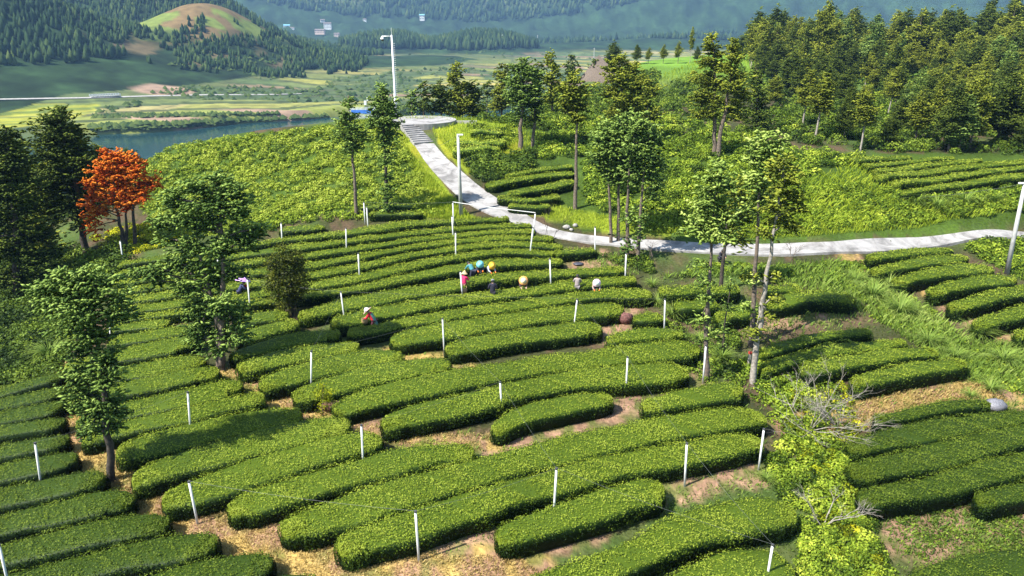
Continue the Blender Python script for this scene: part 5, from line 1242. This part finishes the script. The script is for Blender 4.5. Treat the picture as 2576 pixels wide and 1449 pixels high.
def lamp_pole(base, topx, ty, label, hd):
    b = hit1(*base); h = vert_height(b, ty)
    t = at_depth(topx, ty, depth(b) - h * SP); lean = (t - b) * np.array([1, 0, 0])
    root = empty('lamp_pole', b, label, 'pole', 'grey concrete poles along the road')
    P = lambda u: lean * u + np.array([0, 0, h * u])
    MB().tube([P(-0.03), P(1)], [0.17, 0.105], 14).obj('pole', 'pole_grey', root, smooth=True)
    lm = MB().box(tuple(P(1) + [0.16 * hd, 0, 0.04]), (0.5, 0.16, 0.09)).obj('lamp_head', 'white_metal', root)
    MB().tube([P(0.985), P(0.985) + [0.1 * hd, 0, 0.05]], 0.03, 6).obj('bracket', 'dark_metal', root)
    for s_ in (-1, 1): MB().lathe([(0.03, 0), (0.045, 0.05), (0.03, 0.1)], tuple(P(0.99) + [0, s_ * 0.12, 0.02]), 8).obj('insulator', 'white_metal', root)
    return b + P(1)
LP1 = lamp_pole((1160, 543), 1152, 340, 'grey concrete lamp pole at the lower edge of the steep road', 1)
LP2 = lamp_pole((2532, 690), 2578, 462, 'leaning grey concrete lamp pole at the right picture edge', -1)
def cable(a, b, sag, label, r=0.012, name='wire', group='thin wires between posts'):
    a = np.array(a, float); b = np.array(b, float); c = (a + b) / 2
    L = [a + (b - a) * t - np.array([0, 0, 4 * sag * t * (1 - t)]) for t in np.linspace(0, 1, 14)]
    tag(MB().tube([q - c for q in L], r, 5).obj(name, 'wire', loc=c), label, 'wire', group)
cable(LP1, at_depth(1020, 362, 78), 0.8, 'thin service wire from the left lamp pole over the steps', 0.012)
cable(LP2, at_depth(2020, 478, 74), 1.0, 'sagging service wire crossing the bank to the right lamp pole', 0.012)
# posts: top pixel, lowest visible pixel, True if the foot shows
POSTS = [((88,1113),(95,1200),0,'thin white post in the lower left tea block'), ((472,985),(474,1066),0,'white post above the shaded hedge right of the shaggy fir'), ((475,1210),(498,1320),1,'white post leaning left, its foot in the straw path'),
 ((909,1068),(911,1148),0,'white post in the hedge end below the yellow sapling'), ((1045,1285),(1054,1412),1,'white post at the front of the lowest long centre row'), ((783,882),(779,957),0,'white post left of centre, above the yellow sapling'),
 ((1113,800),(1118,897),1,'white post at the rounded hedge ends below the pickers'), ((1258,960),(1263,1042),1,'white post in the centre block, behind a short row end'), ((1400,1177),(1393,1270),0,'white post between the two long front rows'),
 ((1579,897),(1574,995),1,'white post on the bare soil beside the short centre row'), ((1728,1114),(1722,1224),1,'white post on the reddish soil at the lower front row'), ((1922,1078),(1908,1182),1,'white post beside the yellow green brush'),
 ((1944,1369),(1932,1440),0,'white post near the bottom of the picture by the brush'), ((1452,752),(1443,810),0,'white post leaning right in the row below the pickers'), ((1673,752),(1673,814),0,'white post before the silver grass at the row ends'),
 ((1776,868),(1768,965),1,'white post leaning against the thickest thin fir'), ((1383,650),(1387,705),0,'white post among the pickers, right of the orange hat'), ((1575,637),(1574,687),0,'white post at the foot of the roadside fir clump'),
 ((1158,682),(1164,754),1,'white post right in front of the picker in pink'), ((857,733),(866,792),0,'leaning white post left of the picker with the basket'), ((622,700),(627,762),0,'white post in front of the lilac parasol'),
 ((901,636),(903,687),0,'white post in the upper field above the leaning one'), ((870,573),(870,619),0,'white post in the upper field, below the bare fir stem'), ((707,560),(708,599),0,'white post at the top left of the upper field'),
 ((915,508),(917,542),0,'rear one of two white posts between the thin firs'), ((922,520),(925,562),0,'front one of two white posts between the thin firs'), ((1137,543),(1140,590),0,'rear white post of the pair left of the trough'),
 ((1146,583),(1146,640),0,'front white post of the pair below the trough'), ((1347,535),(1338,592),0,'white post carrying the crossbar at the road edge'), ((1341,572),(1332,628),0,'leaning white post just below the crossbar post'),
 ((1139,508),(1141,560),0,'white post under the left end of the crossbar'), ((1497,570),(1498,628),0,'white post by the bush between road and red soil'), ((302,605),(306,642),0,'short white post under the orange tree'),
 ((546,640),(549,672),0,'white post hidden behind the twin stemmed fir'), ((274,812),(277,852),0,'white post half hidden by the shaggy fir'), ((-3,1370),(14,1455),0,'white post cut by the lower left corner')]
PT = []
for (tx, ty), (bx, by), foot, lab in POSTS:
    b = hit1(bx, by) if foot else hit1(bx, by, 0.72)
    h = vert_height(b, ty)
    if not foot:
        for _ in range(3): h = vert_height(b, ty)
    t = at_depth(tx, ty, depth(b) - h * SP); lean = (t - b) * np.array([1, 0, 0])
    root = empty('support_post', b, lab, 'post', 'white concrete posts standing in the tea rows')
    r = 0.042 if depth(b) < 45 else 0.05
    MB().tube([-lean * 0.1 + [0, 0, -0.25], lean * 0.97 + [0, 0, h * 0.97]], r, 8).obj('shaft', 'post_white', root, smooth=True)
    MB().tube([lean * 0.972 + [0, 0, h * 0.972], lean + [0, 0, h]], r * 1.25, 8).obj('cap', 'post_cap', root)
    PT.append(b + lean + [0, 0, h])
a, b = PT[30], PT[28]
tag(MB().tube([a - a, (b - a) * 0.5 - [0, 0, 0.05], b - a], 0.028, 6).obj('crossbar', 'post_white', loc=a), 'long thin white bar spanning from post to post across the road bend', 'bar')
WIRES = [(0, 1, 'wire rising from the lower left post to the straw path'), (5, 6, None), (6, 7, None), (7, 8, None), (8, 12, 'wire running down from the front rows to the bottom post'), (3, 7, None), (19, 14, None), (20, 19, 'wire from the parasol post past the round tree'), (9, 10, None), (13, 9, None), (5, 19, 'wire dropping from the leaning post to the post below it'), (4, 8, None), (10, 12, None), (24, 30, 'faint wire over the grass to the left crossbar post'), (2, 4, None)]
for i, (p, q, lab) in enumerate(WIRES):
    if lab is None: lab = f'thin wire from the {POSTS[p][3].split(",")[0].replace("white ", "")}'
    cable(PT[p], PT[q], 0.12, ' '.join(lab.split()[:15]), 0.004)

# ------------------------------------------------------------------ small things
def blob(name, p, r, mat, label, cat, flat=0.6, parts=1, rot=0):
    V = []; F = []; n = 10; m = 7
    for i in range(m + 1):
        for j in range(n):
            t = math.pi * i / m; a = 2 * math.pi * j / n; q = r * rng.uniform(0.86, 1.14)
            V.append((q * math.sin(t) * math.cos(a) * 1.3, q * math.sin(t) * math.sin(a), q * math.cos(t) * flat + r * flat * 0.8))
    for i in range(m):
        for j in range(n): F.append((i * n + j, i * n + (j + 1) % n, (i + 1) * n + (j + 1) % n, (i + 1) * n + j))
    o = mesh_obj(name, V, F, mat, smooth=True, loc=p); o.rotation_euler = (0, 0, rot); return tag(o, label, cat)
plain('bag_white', (0.75, 0.76, 0.76), 0.5); plain('tarp_dark', (0.06, 0.06, 0.08), 0.4); plain('grey_bundle', (0.17, 0.17, 0.19), 0.6, 0.3, 30)
plain('brown_heap', (0.14, 0.06, 0.05), 0.95, 0.3, 9, 0.8); plain('red_paint', (0.55, 0.05, 0.03), 0.6)
blob('plastic_bag', hit1(1417, 655), 0.2, 'bag_white', 'small white plastic bag on the bare red soil', 'bag')
blob('tarpaulin', hit1(1455, 666), 0.32, 'tarp_dark', 'crumpled dark tarpaulin with white edge on the red soil', 'tarpaulin', 0.3)
blob('wrapped_bundle', hit1(2502, 1030), 0.42, 'grey_bundle', 'round grey bundle with frayed strands above the lower right block', 'bundle', 0.75)
blob('earth_heap', hit1(1570, 812), 0.42, 'brown_heap', 'dark reddish heap at the end of the rounded hedges', 'earth heap', 0.9)
blob('earth_heap', hit1(832, 1030), 0.4, 'brown_heap', 'small dark red heap beside the yellow sapling', 'earth heap', 0.6)
for i, (px, py, r, lab) in enumerate([(1425, 575, 0.24, 'larger pale boulder of the low stone heap beside the road'), (1447, 570, 0.20, 'flat pale boulder of the low stone heap beside the road'), (1437, 580, 0.15, 'smallest boulder of the low stone heap beside the road'), (1760, 588, 0.3, 'pale boulder in the creepers above the road')]):
    blob('boulder', hit1(px, py), r, 'rock', lab, 'boulder', 0.7, rot=i)
b = hit1(1881, 930); h = vert_height(b, 885)
root = empty('cut_stump', b, 'thin cut stem with a red painted top between the two fir stems', 'stump'); MB().tube([(0, 0, -.1), (0.02, 0, h * 0.9)], [0.1, 0.085], 9).obj('stem', 'bark_pale', root); MB().tube([(0.02, 0, h * .9), (0.02, 0, h)], 0.1, 9).obj('painted_top', 'red_paint', root)
# weather station and fenced hut behind the two thin firs
plain('fence_white', (0.7, 0.72, 0.74), 0.5); plain('sign_blue', (0.05, 0.18, 0.6), 0.5)
b = on_rim(915, 87.0); root = empty('picket_fence', b, 'white picket fence with a blue board behind the two thin firs', 'fence')
for i in range(22): MB().box(((i - 11) * 0.16, 0, 0.75), (0.06, 0.05, 1.5)).obj('picket', 'fence_white', root)
for z in (0.35, 1.25): MB().box((0, 0.05, z), (3.6, 0.04, 0.08)).obj('rail', 'fence_white', root)
MB().box((0.0, -0.06, 0.95), (2.9, 0.04, 0.42)).obj('blue_board', 'sign_blue', root)
b = on_rim(928, 88.0); h = vert_height(b, 248); root = empty('weather_mast', b, 'thin weather mast with small white instrument boxes by the picket fence', 'weather mast')
MB().tube([(0, 0, -.2), (0, 0, h)], 0.04, 6).obj('mast', 'dark_metal', root)
MB().box((-0.30, 0, h * 0.8), (0.28, 0.2, 0.5)).obj('instrument_box', 'fence_white', root); MB().box((0, 0, h * 0.98), (0.18, 0.18, 0.4)).obj('sensor', 'fence_white', root)
sp = MB().box((-0.3, -0.2, h * 0.42), (0.8, 0.5, 0.05)).obj('solar_panel', 'dark_metal', root); sp.rotation_euler = (0.3, 0, 0)
# saplings and leafless shrubs
hero('young_tree', (812, 1045), [[(812,1045),(812,1000),(814,965)]], [(812,975,16,14),(806,995,20,14),(818,1010,22,16),(808,1030,22,14),(822,990,14,14)], 'bright yellow green sapling at the hedge end in the straw path', 'sapling', 'shrub_yellow', 'bark', 0.03, kind='leaf', spray=0.085, dens=1.1)
def bare_shrub(px, py, hp, label, n=9, mat='bark_pale', spread=1.0):
    b = hit1(px, py); h = hp * depth(b) / FOC; mb = MB()
    def grow(p, d, L, r, lev):
        q = p + d * L * 0.5 + rng.normal(0, 0.05, 3) * L; e = p + d * L
        mb.tube([p, q, e], [r, r * 0.8, r * 0.5], 5, cap=False)
        if lev < 3:
            for _ in range(int(rng.integers(2, 5))):
                nd = d + rng.normal(0, 0.5, 3) * spread; nd[2] = abs(nd[2]) * 0.8 + 0.15; nd /= np.linalg.norm(nd)
                grow(p + d * L * rng.uniform(0.5, 1), nd, L * rng.uniform(0.5, 0.75), r * 0.55, lev + 1)
    for _ in range(n):
        d = rng.normal(0, 0.7, 3) * spread; d[2] = abs(d[2]) + 0.6; d /= np.linalg.norm(d)
        grow(np.zeros(3), d, h * 0.5, 0.022, 0)
    tag(mb.obj('leafless_shrub', mat, loc=b), label, 'shrub')
bare_shrub(2035, 1085, 210, 'pale leafless shrub with spreading twigs above the feathery brush', 8)
bare_shrub(2105, 1075, 120, 'low tangle of dead branches right of the tall leafless shrub', 8, spread=1.4)
bare_shrub(2070, 1330, 150, 'thin leafless shrub inside the lower brush', 4)
bare_shrub(1378, 620, 110, 'crooked leafless little tree at the road bend', 2, 'bark_dark', 0.6)
bare_shrub(1990, 655, 60, 'forked dead twig standing at the lower road edge', 2, 'bark', 0.8)
bare_shrub(1640, 660, 60, 'dead twigs by the road right of the fir clump', 3, 'bark', 0.9)
#PART6
# ------------------------------------------------------------------ people
CLOTH = {}
def cloth(rgb_):
    k = 'cloth_%02x%02x%02x' % tuple(int(c * 255) for c in rgb_)
    if k not in MATS: plain(k, rgb_, 0.85, 0.12, 14, 0.15)
    return k
def skin_obj(name, verts, edges, rads, mat, parent, root=0, sub=2):
    me = bpy.data.meshes.new(name); me.from_pydata([tuple(v) for v in verts], edges, []); me.materials.append(MATS[mat])
    o = bpy.data.objects.new(name, me); COL.objects.link(o); o.parent = parent
    m = o.modifiers.new('skin', 'SKIN'); m.use_smooth_shade = True
    d = me.skin_vertices[0].data if me.skin_vertices else None
    if d is None:
        me.attributes  # no-op
    for i, r in enumerate(rads):
        d[i].radius = r if isinstance(r, tuple) else (r, r)
        d[i].use_root = (i == root)
    s = o.modifiers.new('sub', 'SUBSURF'); s.levels = s.render_levels = sub
    return o
def person(foot, face, pose, jacket, trousers, label, hat=None, gloves=None, hair=True, h=1.62, apron=None, cap=None, scarf=None):
    """foot: pixel on the photograph where the feet stand; face: heading in degrees (0 looks away from the camera, 180 towards it)"""
    b = hit1(*foot); root = empty('person', b, label, 'person', 'tea pickers among the rows'); root.rotation_euler = (0, 0, -R(face))
    k = h / 1.62
    J = {}
    bend = {'stand': 0.05, 'look': 0.12, 'stoop': 0.55, 'bend': 0.95, 'crouch': 0.45}[pose]
    hz = {'crouch': 0.36}.get(pose, 0.86) - 0.06 * (bend > 0.5)
    hy = -0.16 * (bend > 0.5) * 1.0
    J['pelvis'] = np.array([0, hy, hz])
    up = np.array([0, math.sin(bend), math.cos(bend)])
    J['waist'] = J['pelvis'] + up * 0.14; J['chest'] = J['pelvis'] + up * 0.36; J['neck0'] = J['pelvis'] + up * 0.50
    nd = np.array([0, math.sin(bend * 1.05 + 0.1), math.cos(bend * 1.05 + 0.1)])
    J['neck'] = J['neck0'] + nd * 0.07; J['head'] = J['neck'] + nd * 0.11; J['crown'] = J['neck'] + nd * 0.20
    fwd = np.array([0, 1, 0])
    for s, sg in (('l', -1), ('r', 1)):
        J[s + 'sh'] = J['neck0'] + np.array([sg * 0.175, 0, -0.03])
        if pose == 'stand': J[s + 'el'] = J[s + 'sh'] + [sg * 0.10, 0.02, -0.26]; J[s + 'wr'] = J[s + 'el'] + [-sg * 0.10, 0.20, -0.04]
        elif pose == 'crouch': J[s + 'el'] = J[s + 'sh'] + [sg * 0.06, 0.18, -0.17]; J[s + 'wr'] = J[s + 'el'] + [-sg * 0.10, 0.18, -0.03]
        else: J[s + 'el'] = J[s + 'sh'] + [sg * 0.07, 0.12, -0.22]; J[s + 'wr'] = J[s + 'el'] + [-sg * 0.06, 0.20, -0.08]
        hd = J[s + 'wr'] - J[s + 'el']; hd = hd / np.linalg.norm(hd); J[s + 'hd'] = J[s + 'wr'] + hd * 0.09
        J[s + 'hip'] = J['pelvis'] + [sg * 0.09, 0, -0.04]
        if pose == 'crouch': J[s + 'kn'] = np.array([sg * 0.16, 0.34, 0.46]); J[s + 'an'] = np.array([sg * 0.14, 0.10, 0.08])
        else: J[s + 'kn'] = (J[s + 'hip'] * 0.5 + np.array([sg * 0.10, 0.05, 0.06]) * 0.5) + [0, 0.04, 0]; J[s + 'an'] = np.array([sg * 0.10, 0.0, 0.07])
        J[s + 'toe'] = J[s + 'an'] + [0, 0.15, -0.03]
    def build(name, names, edges, rads, mat, sub=2):
        return skin_obj(name, [J[n] * k for n in names], [(names.index(a), names.index(c)) for a, c in edges], [tuple(q * k for q in (r if isinstance(r, tuple) else (r, r))) for r in rads], mat, root, sub=sub)
    names = ['pelvis', 'waist', 'chest', 'neck0', 'neck', 'head', 'crown', 'lsh', 'lel', 'lwr', 'rsh', 'rel', 'rwr', 'lhip', 'lkn', 'lan', 'ltoe', 'rhip', 'rkn', 'ran', 'rtoe']
    edges = [('pelvis', 'waist'), ('waist', 'chest'), ('chest', 'neck0'), ('neck0', 'neck'), ('neck', 'head'), ('head', 'crown'), ('neck0', 'lsh'), ('lsh', 'lel'), ('lel', 'lwr'), ('neck0', 'rsh'), ('rsh', 'rel'), ('rel', 'rwr'),
             ('pelvis', 'lhip'), ('lhip', 'lkn'), ('lkn', 'lan'), ('lan', 'ltoe'), ('pelvis', 'rhip'), ('rhip', 'rkn'), ('rkn', 'ran'), ('ran', 'rtoe')]
    rad = [.11, .10, .12, .06, .05, .085, .07, .055, .04, .028, .055, .04, .028, .08, .055, .038, .035, .08, .055, .038, .035]
    body = build('body', names, edges, rad, 'skin')
    jn = ['pelvis', 'waist', 'chest', 'neck0', 'lsh', 'lel', 'lwr', 'rsh', 'rel', 'rwr']
    build('jacket', jn, [('pelvis', 'waist'), ('waist', 'chest'), ('chest', 'neck0'), ('neck0', 'lsh'), ('lsh', 'lel'), ('lel', 'lwr'), ('neck0', 'rsh'), ('rsh', 'rel'), ('rel', 'rwr')],
          [(.19, .15), (.165, .135), (.19, .145), .085, .085, .062, .052, .085, .062, .052], cloth(jacket))
    tn = ['pelvis', 'lhip', 'lkn', 'lan', 'rhip', 'rkn', 'ran']
    build('trousers', tn, [('pelvis', 'lhip'), ('lhip', 'lkn'), ('lkn', 'lan'), ('pelvis', 'rhip'), ('rhip', 'rkn'), ('rkn', 'ran')], [(.15, .13), .11, .08, .062, .11, .08, .062], cloth(trousers))
    for s in 'lr':
        # shoe
        MB().tube([J[s + 'an'] * k + [0, -0.05, -0.03], J[s + 'an'] * k + [0, 0.06, -0.03], J[s + 'toe'] * k + [0, 0.03, -0.01]], [0.045, 0.05, 0.03], 8).obj('shoe', cloth((0.03, 0.03, 0.035)), root, smooth=True)
        # hand: palm and five fingers
        d = J[s + 'hd'] - J[s + 'wr']; d /= np.linalg.norm(d); sg = -1 if s == 'l' else 1
        sdv = np.cross(d, [0, 0, 1.0]); sdv /= np.linalg.norm(sdv) + 1e-6; p = J[s + 'wr']; hm = MB()
        hm.tube([p * k, (p + d * 0.04) * k, (p + d * 0.085) * k], [0.026, 0.036, 0.030], 8)
        for f in range(4):
            o_ = sdv * (f - 1.5) * 0.018; L = [0.062, 0.072, 0.068, 0.052][f]; q = p + d * 0.075 + o_
            hm.tube([q * k, (q + d * L * 0.6 + [0, 0, -0.008]) * k, (q + d * L * 0.85 + [0, 0, -0.035]) * k], [0.0095, 0.009, 0.007], 5)
        q = p + d * 0.03 - sdv * 0.03 * sg; hm.tube([q * k, (q - sdv * 0.03 * sg + d * 0.02) * k, (q - sdv * 0.035 * sg + d * 0.05) * k], [0.012, 0.011, 0.008], 5)
        hm.obj('glove' if gloves else 'hand', cloth(gloves) if gloves else 'skin', root, smooth=True)
    H = J['head'] * k; ndir = nd
    # face: nose, eyes, mouth, ears
    fdir = np.array([0, math.cos(bend * 1.05 + 0.1), -math.sin(bend * 1.05 + 0.1)])
    fm = MB(); fm.tube([H + fdir * 0.075 + ndir * 0.02, H + fdir * 0.105 - ndir * 0.012], [0.008, 0.015], 6)
    fm.tube([H + fdir * 0.082 - ndir * 0.045 + [-0.022, 0, 0], H + fdir * 0.086 - ndir * 0.045 + [0.022, 0, 0]], 0.006, 5)
    for sg in (-1, 1): fm.tube([H + [sg * 0.085, 0, 0] + ndir * 0.02, H + [sg * 0.088, 0, 0] - ndir * 0.03], [0.016, 0.012], 6)
    fm.obj('face', 'skin', root, smooth=True)
    for sg in (-1, 1): MB().tube([H + fdir * 0.080 + [sg * 0.03, 0, 0] + ndir * 0.022, H + fdir * 0.089 + [sg * 0.03, 0, 0] + ndir * 0.022], 0.010, 6).obj('eye', 'hair', root)
    # orthonormal head frame for lathe shapes
    def headlathe(name, prof, mat, off=(0, 0, 0), mats=None, n=24, tilt=0.0):
        zt = ndir * math.cos(tilt) + fdir * math.sin(tilt); zt /= np.linalg.norm(zt); xt = np.array([1.0, 0, 0]); yt = np.cross(zt, xt)
        mb = MB().lathe(prof, n=n); V = [H + xt * v[0] + yt * v[1] + zt * (v[2]) + np.array(off) for v in mb.V]
        return mesh_obj(name, V, mb.F, mat, root, smooth=True)
    if hair: headlathe('hair', [(0.098, -0.05), (0.104, 0.02), (0.098, 0.08), (0.06, 0.125), (0.005, 0.138)], 'hair', off=tuple(-fdir * 0.018))
    if cap: headlathe('cap', [(0.112, 0.03), (0.115, 0.07), (0.09, 0.13), (0.005, 0.15)], cloth(cap))
    if hat:
        kind, c1, c2, rr = hat
        if kind == 'cone': headlathe('hat', [(rr, 0.0), (rr * 0.5, 0.13), (0.01, 0.26), (0.002, 0.262)], cloth(c1))
        else:
            o1 = headlathe('hat', [(rr, 0.015), (rr * 0.97, 0.045), (rr * 0.55, 0.085), (0.13, 0.115), (0.115, 0.19), (0.07, 0.215), (0.003, 0.222)], cloth(c1), tilt=0.1)
            o2 = headlathe('hat_top', [(rr * 0.62, 0.083), (0.138, 0.123), (0.122, 0.196), (0.072, 0.224), (0.03, 0.23), (0.02, 0.26), (0.002, 0.262)], cloth(c2), tilt=0.1)
    if apron:
        a = [(J['neck0'] + [-0.13, -0.09, 0.03]) * k, (J['neck0'] + [0.13, -0.09, 0.03]) * k, (J['pelvis'] + [0.18, -0.16, -0.28]) * k, (J['pelvis'] + [-0.18, -0.16, -0.28]) * k]
        mb = MB(); V = []; nn = 7
        for i in range(nn):
            t = i / (nn - 1)
            for j in range(nn):
                u = j / (nn - 1); q = (a[0] * (1 - u) + a[1] * u) * (1 - t) + (a[3] * (1 - u) + a[2] * u) * t; q = q + np.array([0, -0.05 * math.sin(math.pi * u) - 0.04 * math.sin(math.pi * t), 0]); V.append(q)
        V2 = [v + np.array([0, -0.015, 0]) for v in V]; F = [(i * nn + j, i * nn + j + 1, (i + 1) * nn + j + 1, (i + 1) * nn + j) for i in range(nn - 1) for j in range(nn - 1)]
        mb.add(V, F); mb.add(V2, [f[::-1] for f in F]); mb.obj('shawl', cloth(apron), root, smooth=True)
    return root, b, J, k
def basket(at, r, label, tone=(0.42, 0.27, 0.12)):
    k = 'basket_%d' % int(tone[0] * 100)
    if k not in MATS:
        m, nt, out = newmat(k); tc = nt.nodes.new('ShaderNodeTexCoord'); w = nt.nodes.new('ShaderNodeTexWave'); w.bands_direction = 'Z'; w.inputs['Scale'].default_value = 18; nt.links.new(tc.outputs['Object'], w.inputs['Vector'])
        rp = ramp(nt, [(0, tuple(c * 0.6 for c in tone)), (1, tone)]); nt.links.new(w.outputs['Fac'], rp.inputs[0]); p = nt.nodes.new('ShaderNodeBsdfPrincipled'); p.inputs['Roughness'].default_value = 0.8
        nt.links.new(rp.outputs[0], p.inputs['Base Color']); nt.links.new(p.outputs[0], out.inputs['Surface'])
    root = empty('wicker_basket', at, label, 'basket')
    MB().lathe([(0.02, 0.0), (r * 0.72, 0.0), (r, r * 0.75), (r * 0.88, r * 1.5), (r * 0.93, r * 1.62), (r * 0.84, r * 1.6), (r * 0.9, r * 0.8), (r * 0.6, 0.04), (0.02, 0.04)], n=22).obj('body', k, root, smooth=True)
    MB().lathe([(0.01, r * 1.28), (r * 0.8, r * 1.22)], n=16).obj('picked_leaves', 'tarp_dark', root)
ORG = (0.85, 0.22, 0.02)
# pink picker
r_, b, J, k = person((1168, 744), 20, 'look', (0.75, 0.03, 0.13), (0.16, 0.05, 0.05), 'picker in a bright pink jacket and pointed straw hat behind the post', hat=('cone', (0.62, 0.44, 0.22), None, 0.23))
basket(b + np.array([0.0, -0.32, 0.36]), 0.23, 'tan wicker basket on the back of the picker in pink', (0.55, 0.36, 0.17))
person((1187, 706), -35, 'bend', (0.05, 0.22, 0.24), (0.05, 0.05, 0.08), 'bareheaded dark haired picker in teal, left of the three bent together', gloves=ORG)
person((1207, 700), 172, 'bend', (0.03, 0.035, 0.06), (0.03, 0.03, 0.05), 'bent picker in dark clothes under a turquoise hat', hat=('flat', (0.14, 0.50, 0.58), (0.22, 0.62, 0.68), 0.26), gloves=ORG)
person((1231, 704), 150, 'bend', (0.42, 0.42, 0.46), (0.06, 0.06, 0.09), 'bent picker in grey with orange gloves under an amber yellow hat', hat=('flat', (0.78, 0.36, 0.02), (0.86, 0.50, 0.06), 0.27), gloves=ORG)
person((1315, 742), 175, 'bend', (0.06, 0.035, 0.03), (0.05, 0.04, 0.05), 'picker in brown bowed under a wide orange and cream hat', hat=('flat', (0.80, 0.34, 0.10), (0.80, 0.66, 0.45), 0.31), gloves=(0.6, 0.42, 0.3))
person((1240, 766), 0, 'stand', (0.018, 0.018, 0.035), (0.012, 0.012, 0.02), 'man in a navy coat and grey cap standing with his back to us', cap=(0.2, 0.21, 0.22), h=1.7)
person((1451, 750), 5, 'look', (0.30, 0.25, 0.24), (0.2, 0.18, 0.18), 'bareheaded picker in a grey brown shirt seen from behind')
person((1497, 748), 178, 'bend', (0.33, 0.24, 0.2), (0.1, 0.08, 0.08), 'picker with orange gloves under a white and pink hat', hat=('flat', (0.70, 0.50, 0.58), (0.82, 0.82, 0.84), 0.27), gloves=ORG)
r_, b, J, k = person((937, 836), -75, 'stoop', (0.62, 0.012, 0.03), (0.08, 0.02, 0.03), 'picker in red sleeves and green shawl under a wide pinkish hat', hat=('flat', (0.52, 0.36, 0.29), (0.72, 0.72, 0.72), 0.31), apron=(0.10, 0.24, 0.19))
for c in r_.children:
    pass
basket(b + np.array([-0.40, -0.06, 0.62]), 0.20, 'small round wicker basket behind the picker in red sleeves', (0.50, 0.33, 0.14))
person((1810, 660), 170, 'crouch', (0.02, 0.02, 0.03), (0.02, 0.02, 0.03), 'person in black crouching under the drooping firs at the road edge')
r_, b, J, k = person((612, 760), 60, 'stoop', (0.03, 0.035, 0.10), (0.03, 0.03, 0.08), 'picker in navy with red scarf bending beneath the lilac parasol', gloves=ORG, scarf=None)
MB().lathe([(0.10, 0), (0.13, 0.06), (0.09, 0.12)], (0, 0.30, 1.08), 14).obj('scarf', cloth((0.6, 0.02, 0.02)), r_, smooth=True)
# parasol
plain('lilac', (0.56, 0.33, 0.74), 0.6, 0.06)
pr = empty('parasol', b + np.array([0.02, -0.02, 0.9]), 'lilac parasol held over the picker in navy beside the twin stemmed fir', 'parasol'); pr.rotation_euler = (R(-14), R(10), 0)
n = 8; V = [(0, 0, 0.86)]; F = []
for ring, (rr, zz) in enumerate([(0.2, 0.83), (0.38, 0.75), (0.52, 0.62)]):
    for j in range(n * 2):
        a = math.pi * j / n; q = rr * (1 if j % 2 == 0 else 0.94); V.append((q * math.cos(a), q * math.sin(a), zz + (0.0 if j % 2 == 0 else 0.02)))
for j in range(16): F.append((0, 1 + j, 1 + (j + 1) % 16))
for g in range(2):
    for j in range(16): F.append((1 + g * 16 + j, 1 + (g + 1) * 16 + j, 1 + (g + 1) * 16 + (j + 1) % 16, 1 + g * 16 + (j + 1) % 16))
mesh_obj('canopy', V, F, 'lilac', pr)
for j in range(8):
    a = math.pi * 2 * j / n; MB().tube([(0, 0, 0.80), (0.5 * math.cos(a), 0.5 * math.sin(a), 0.605)], 0.005, 4).obj('rib', 'dark_metal', pr)
MB().tube([(0, 0, 0), (0, 0, 0.9)], 0.010, 6).obj('shaft', 'white_metal', pr)
print('done', len(bpy.data.objects))
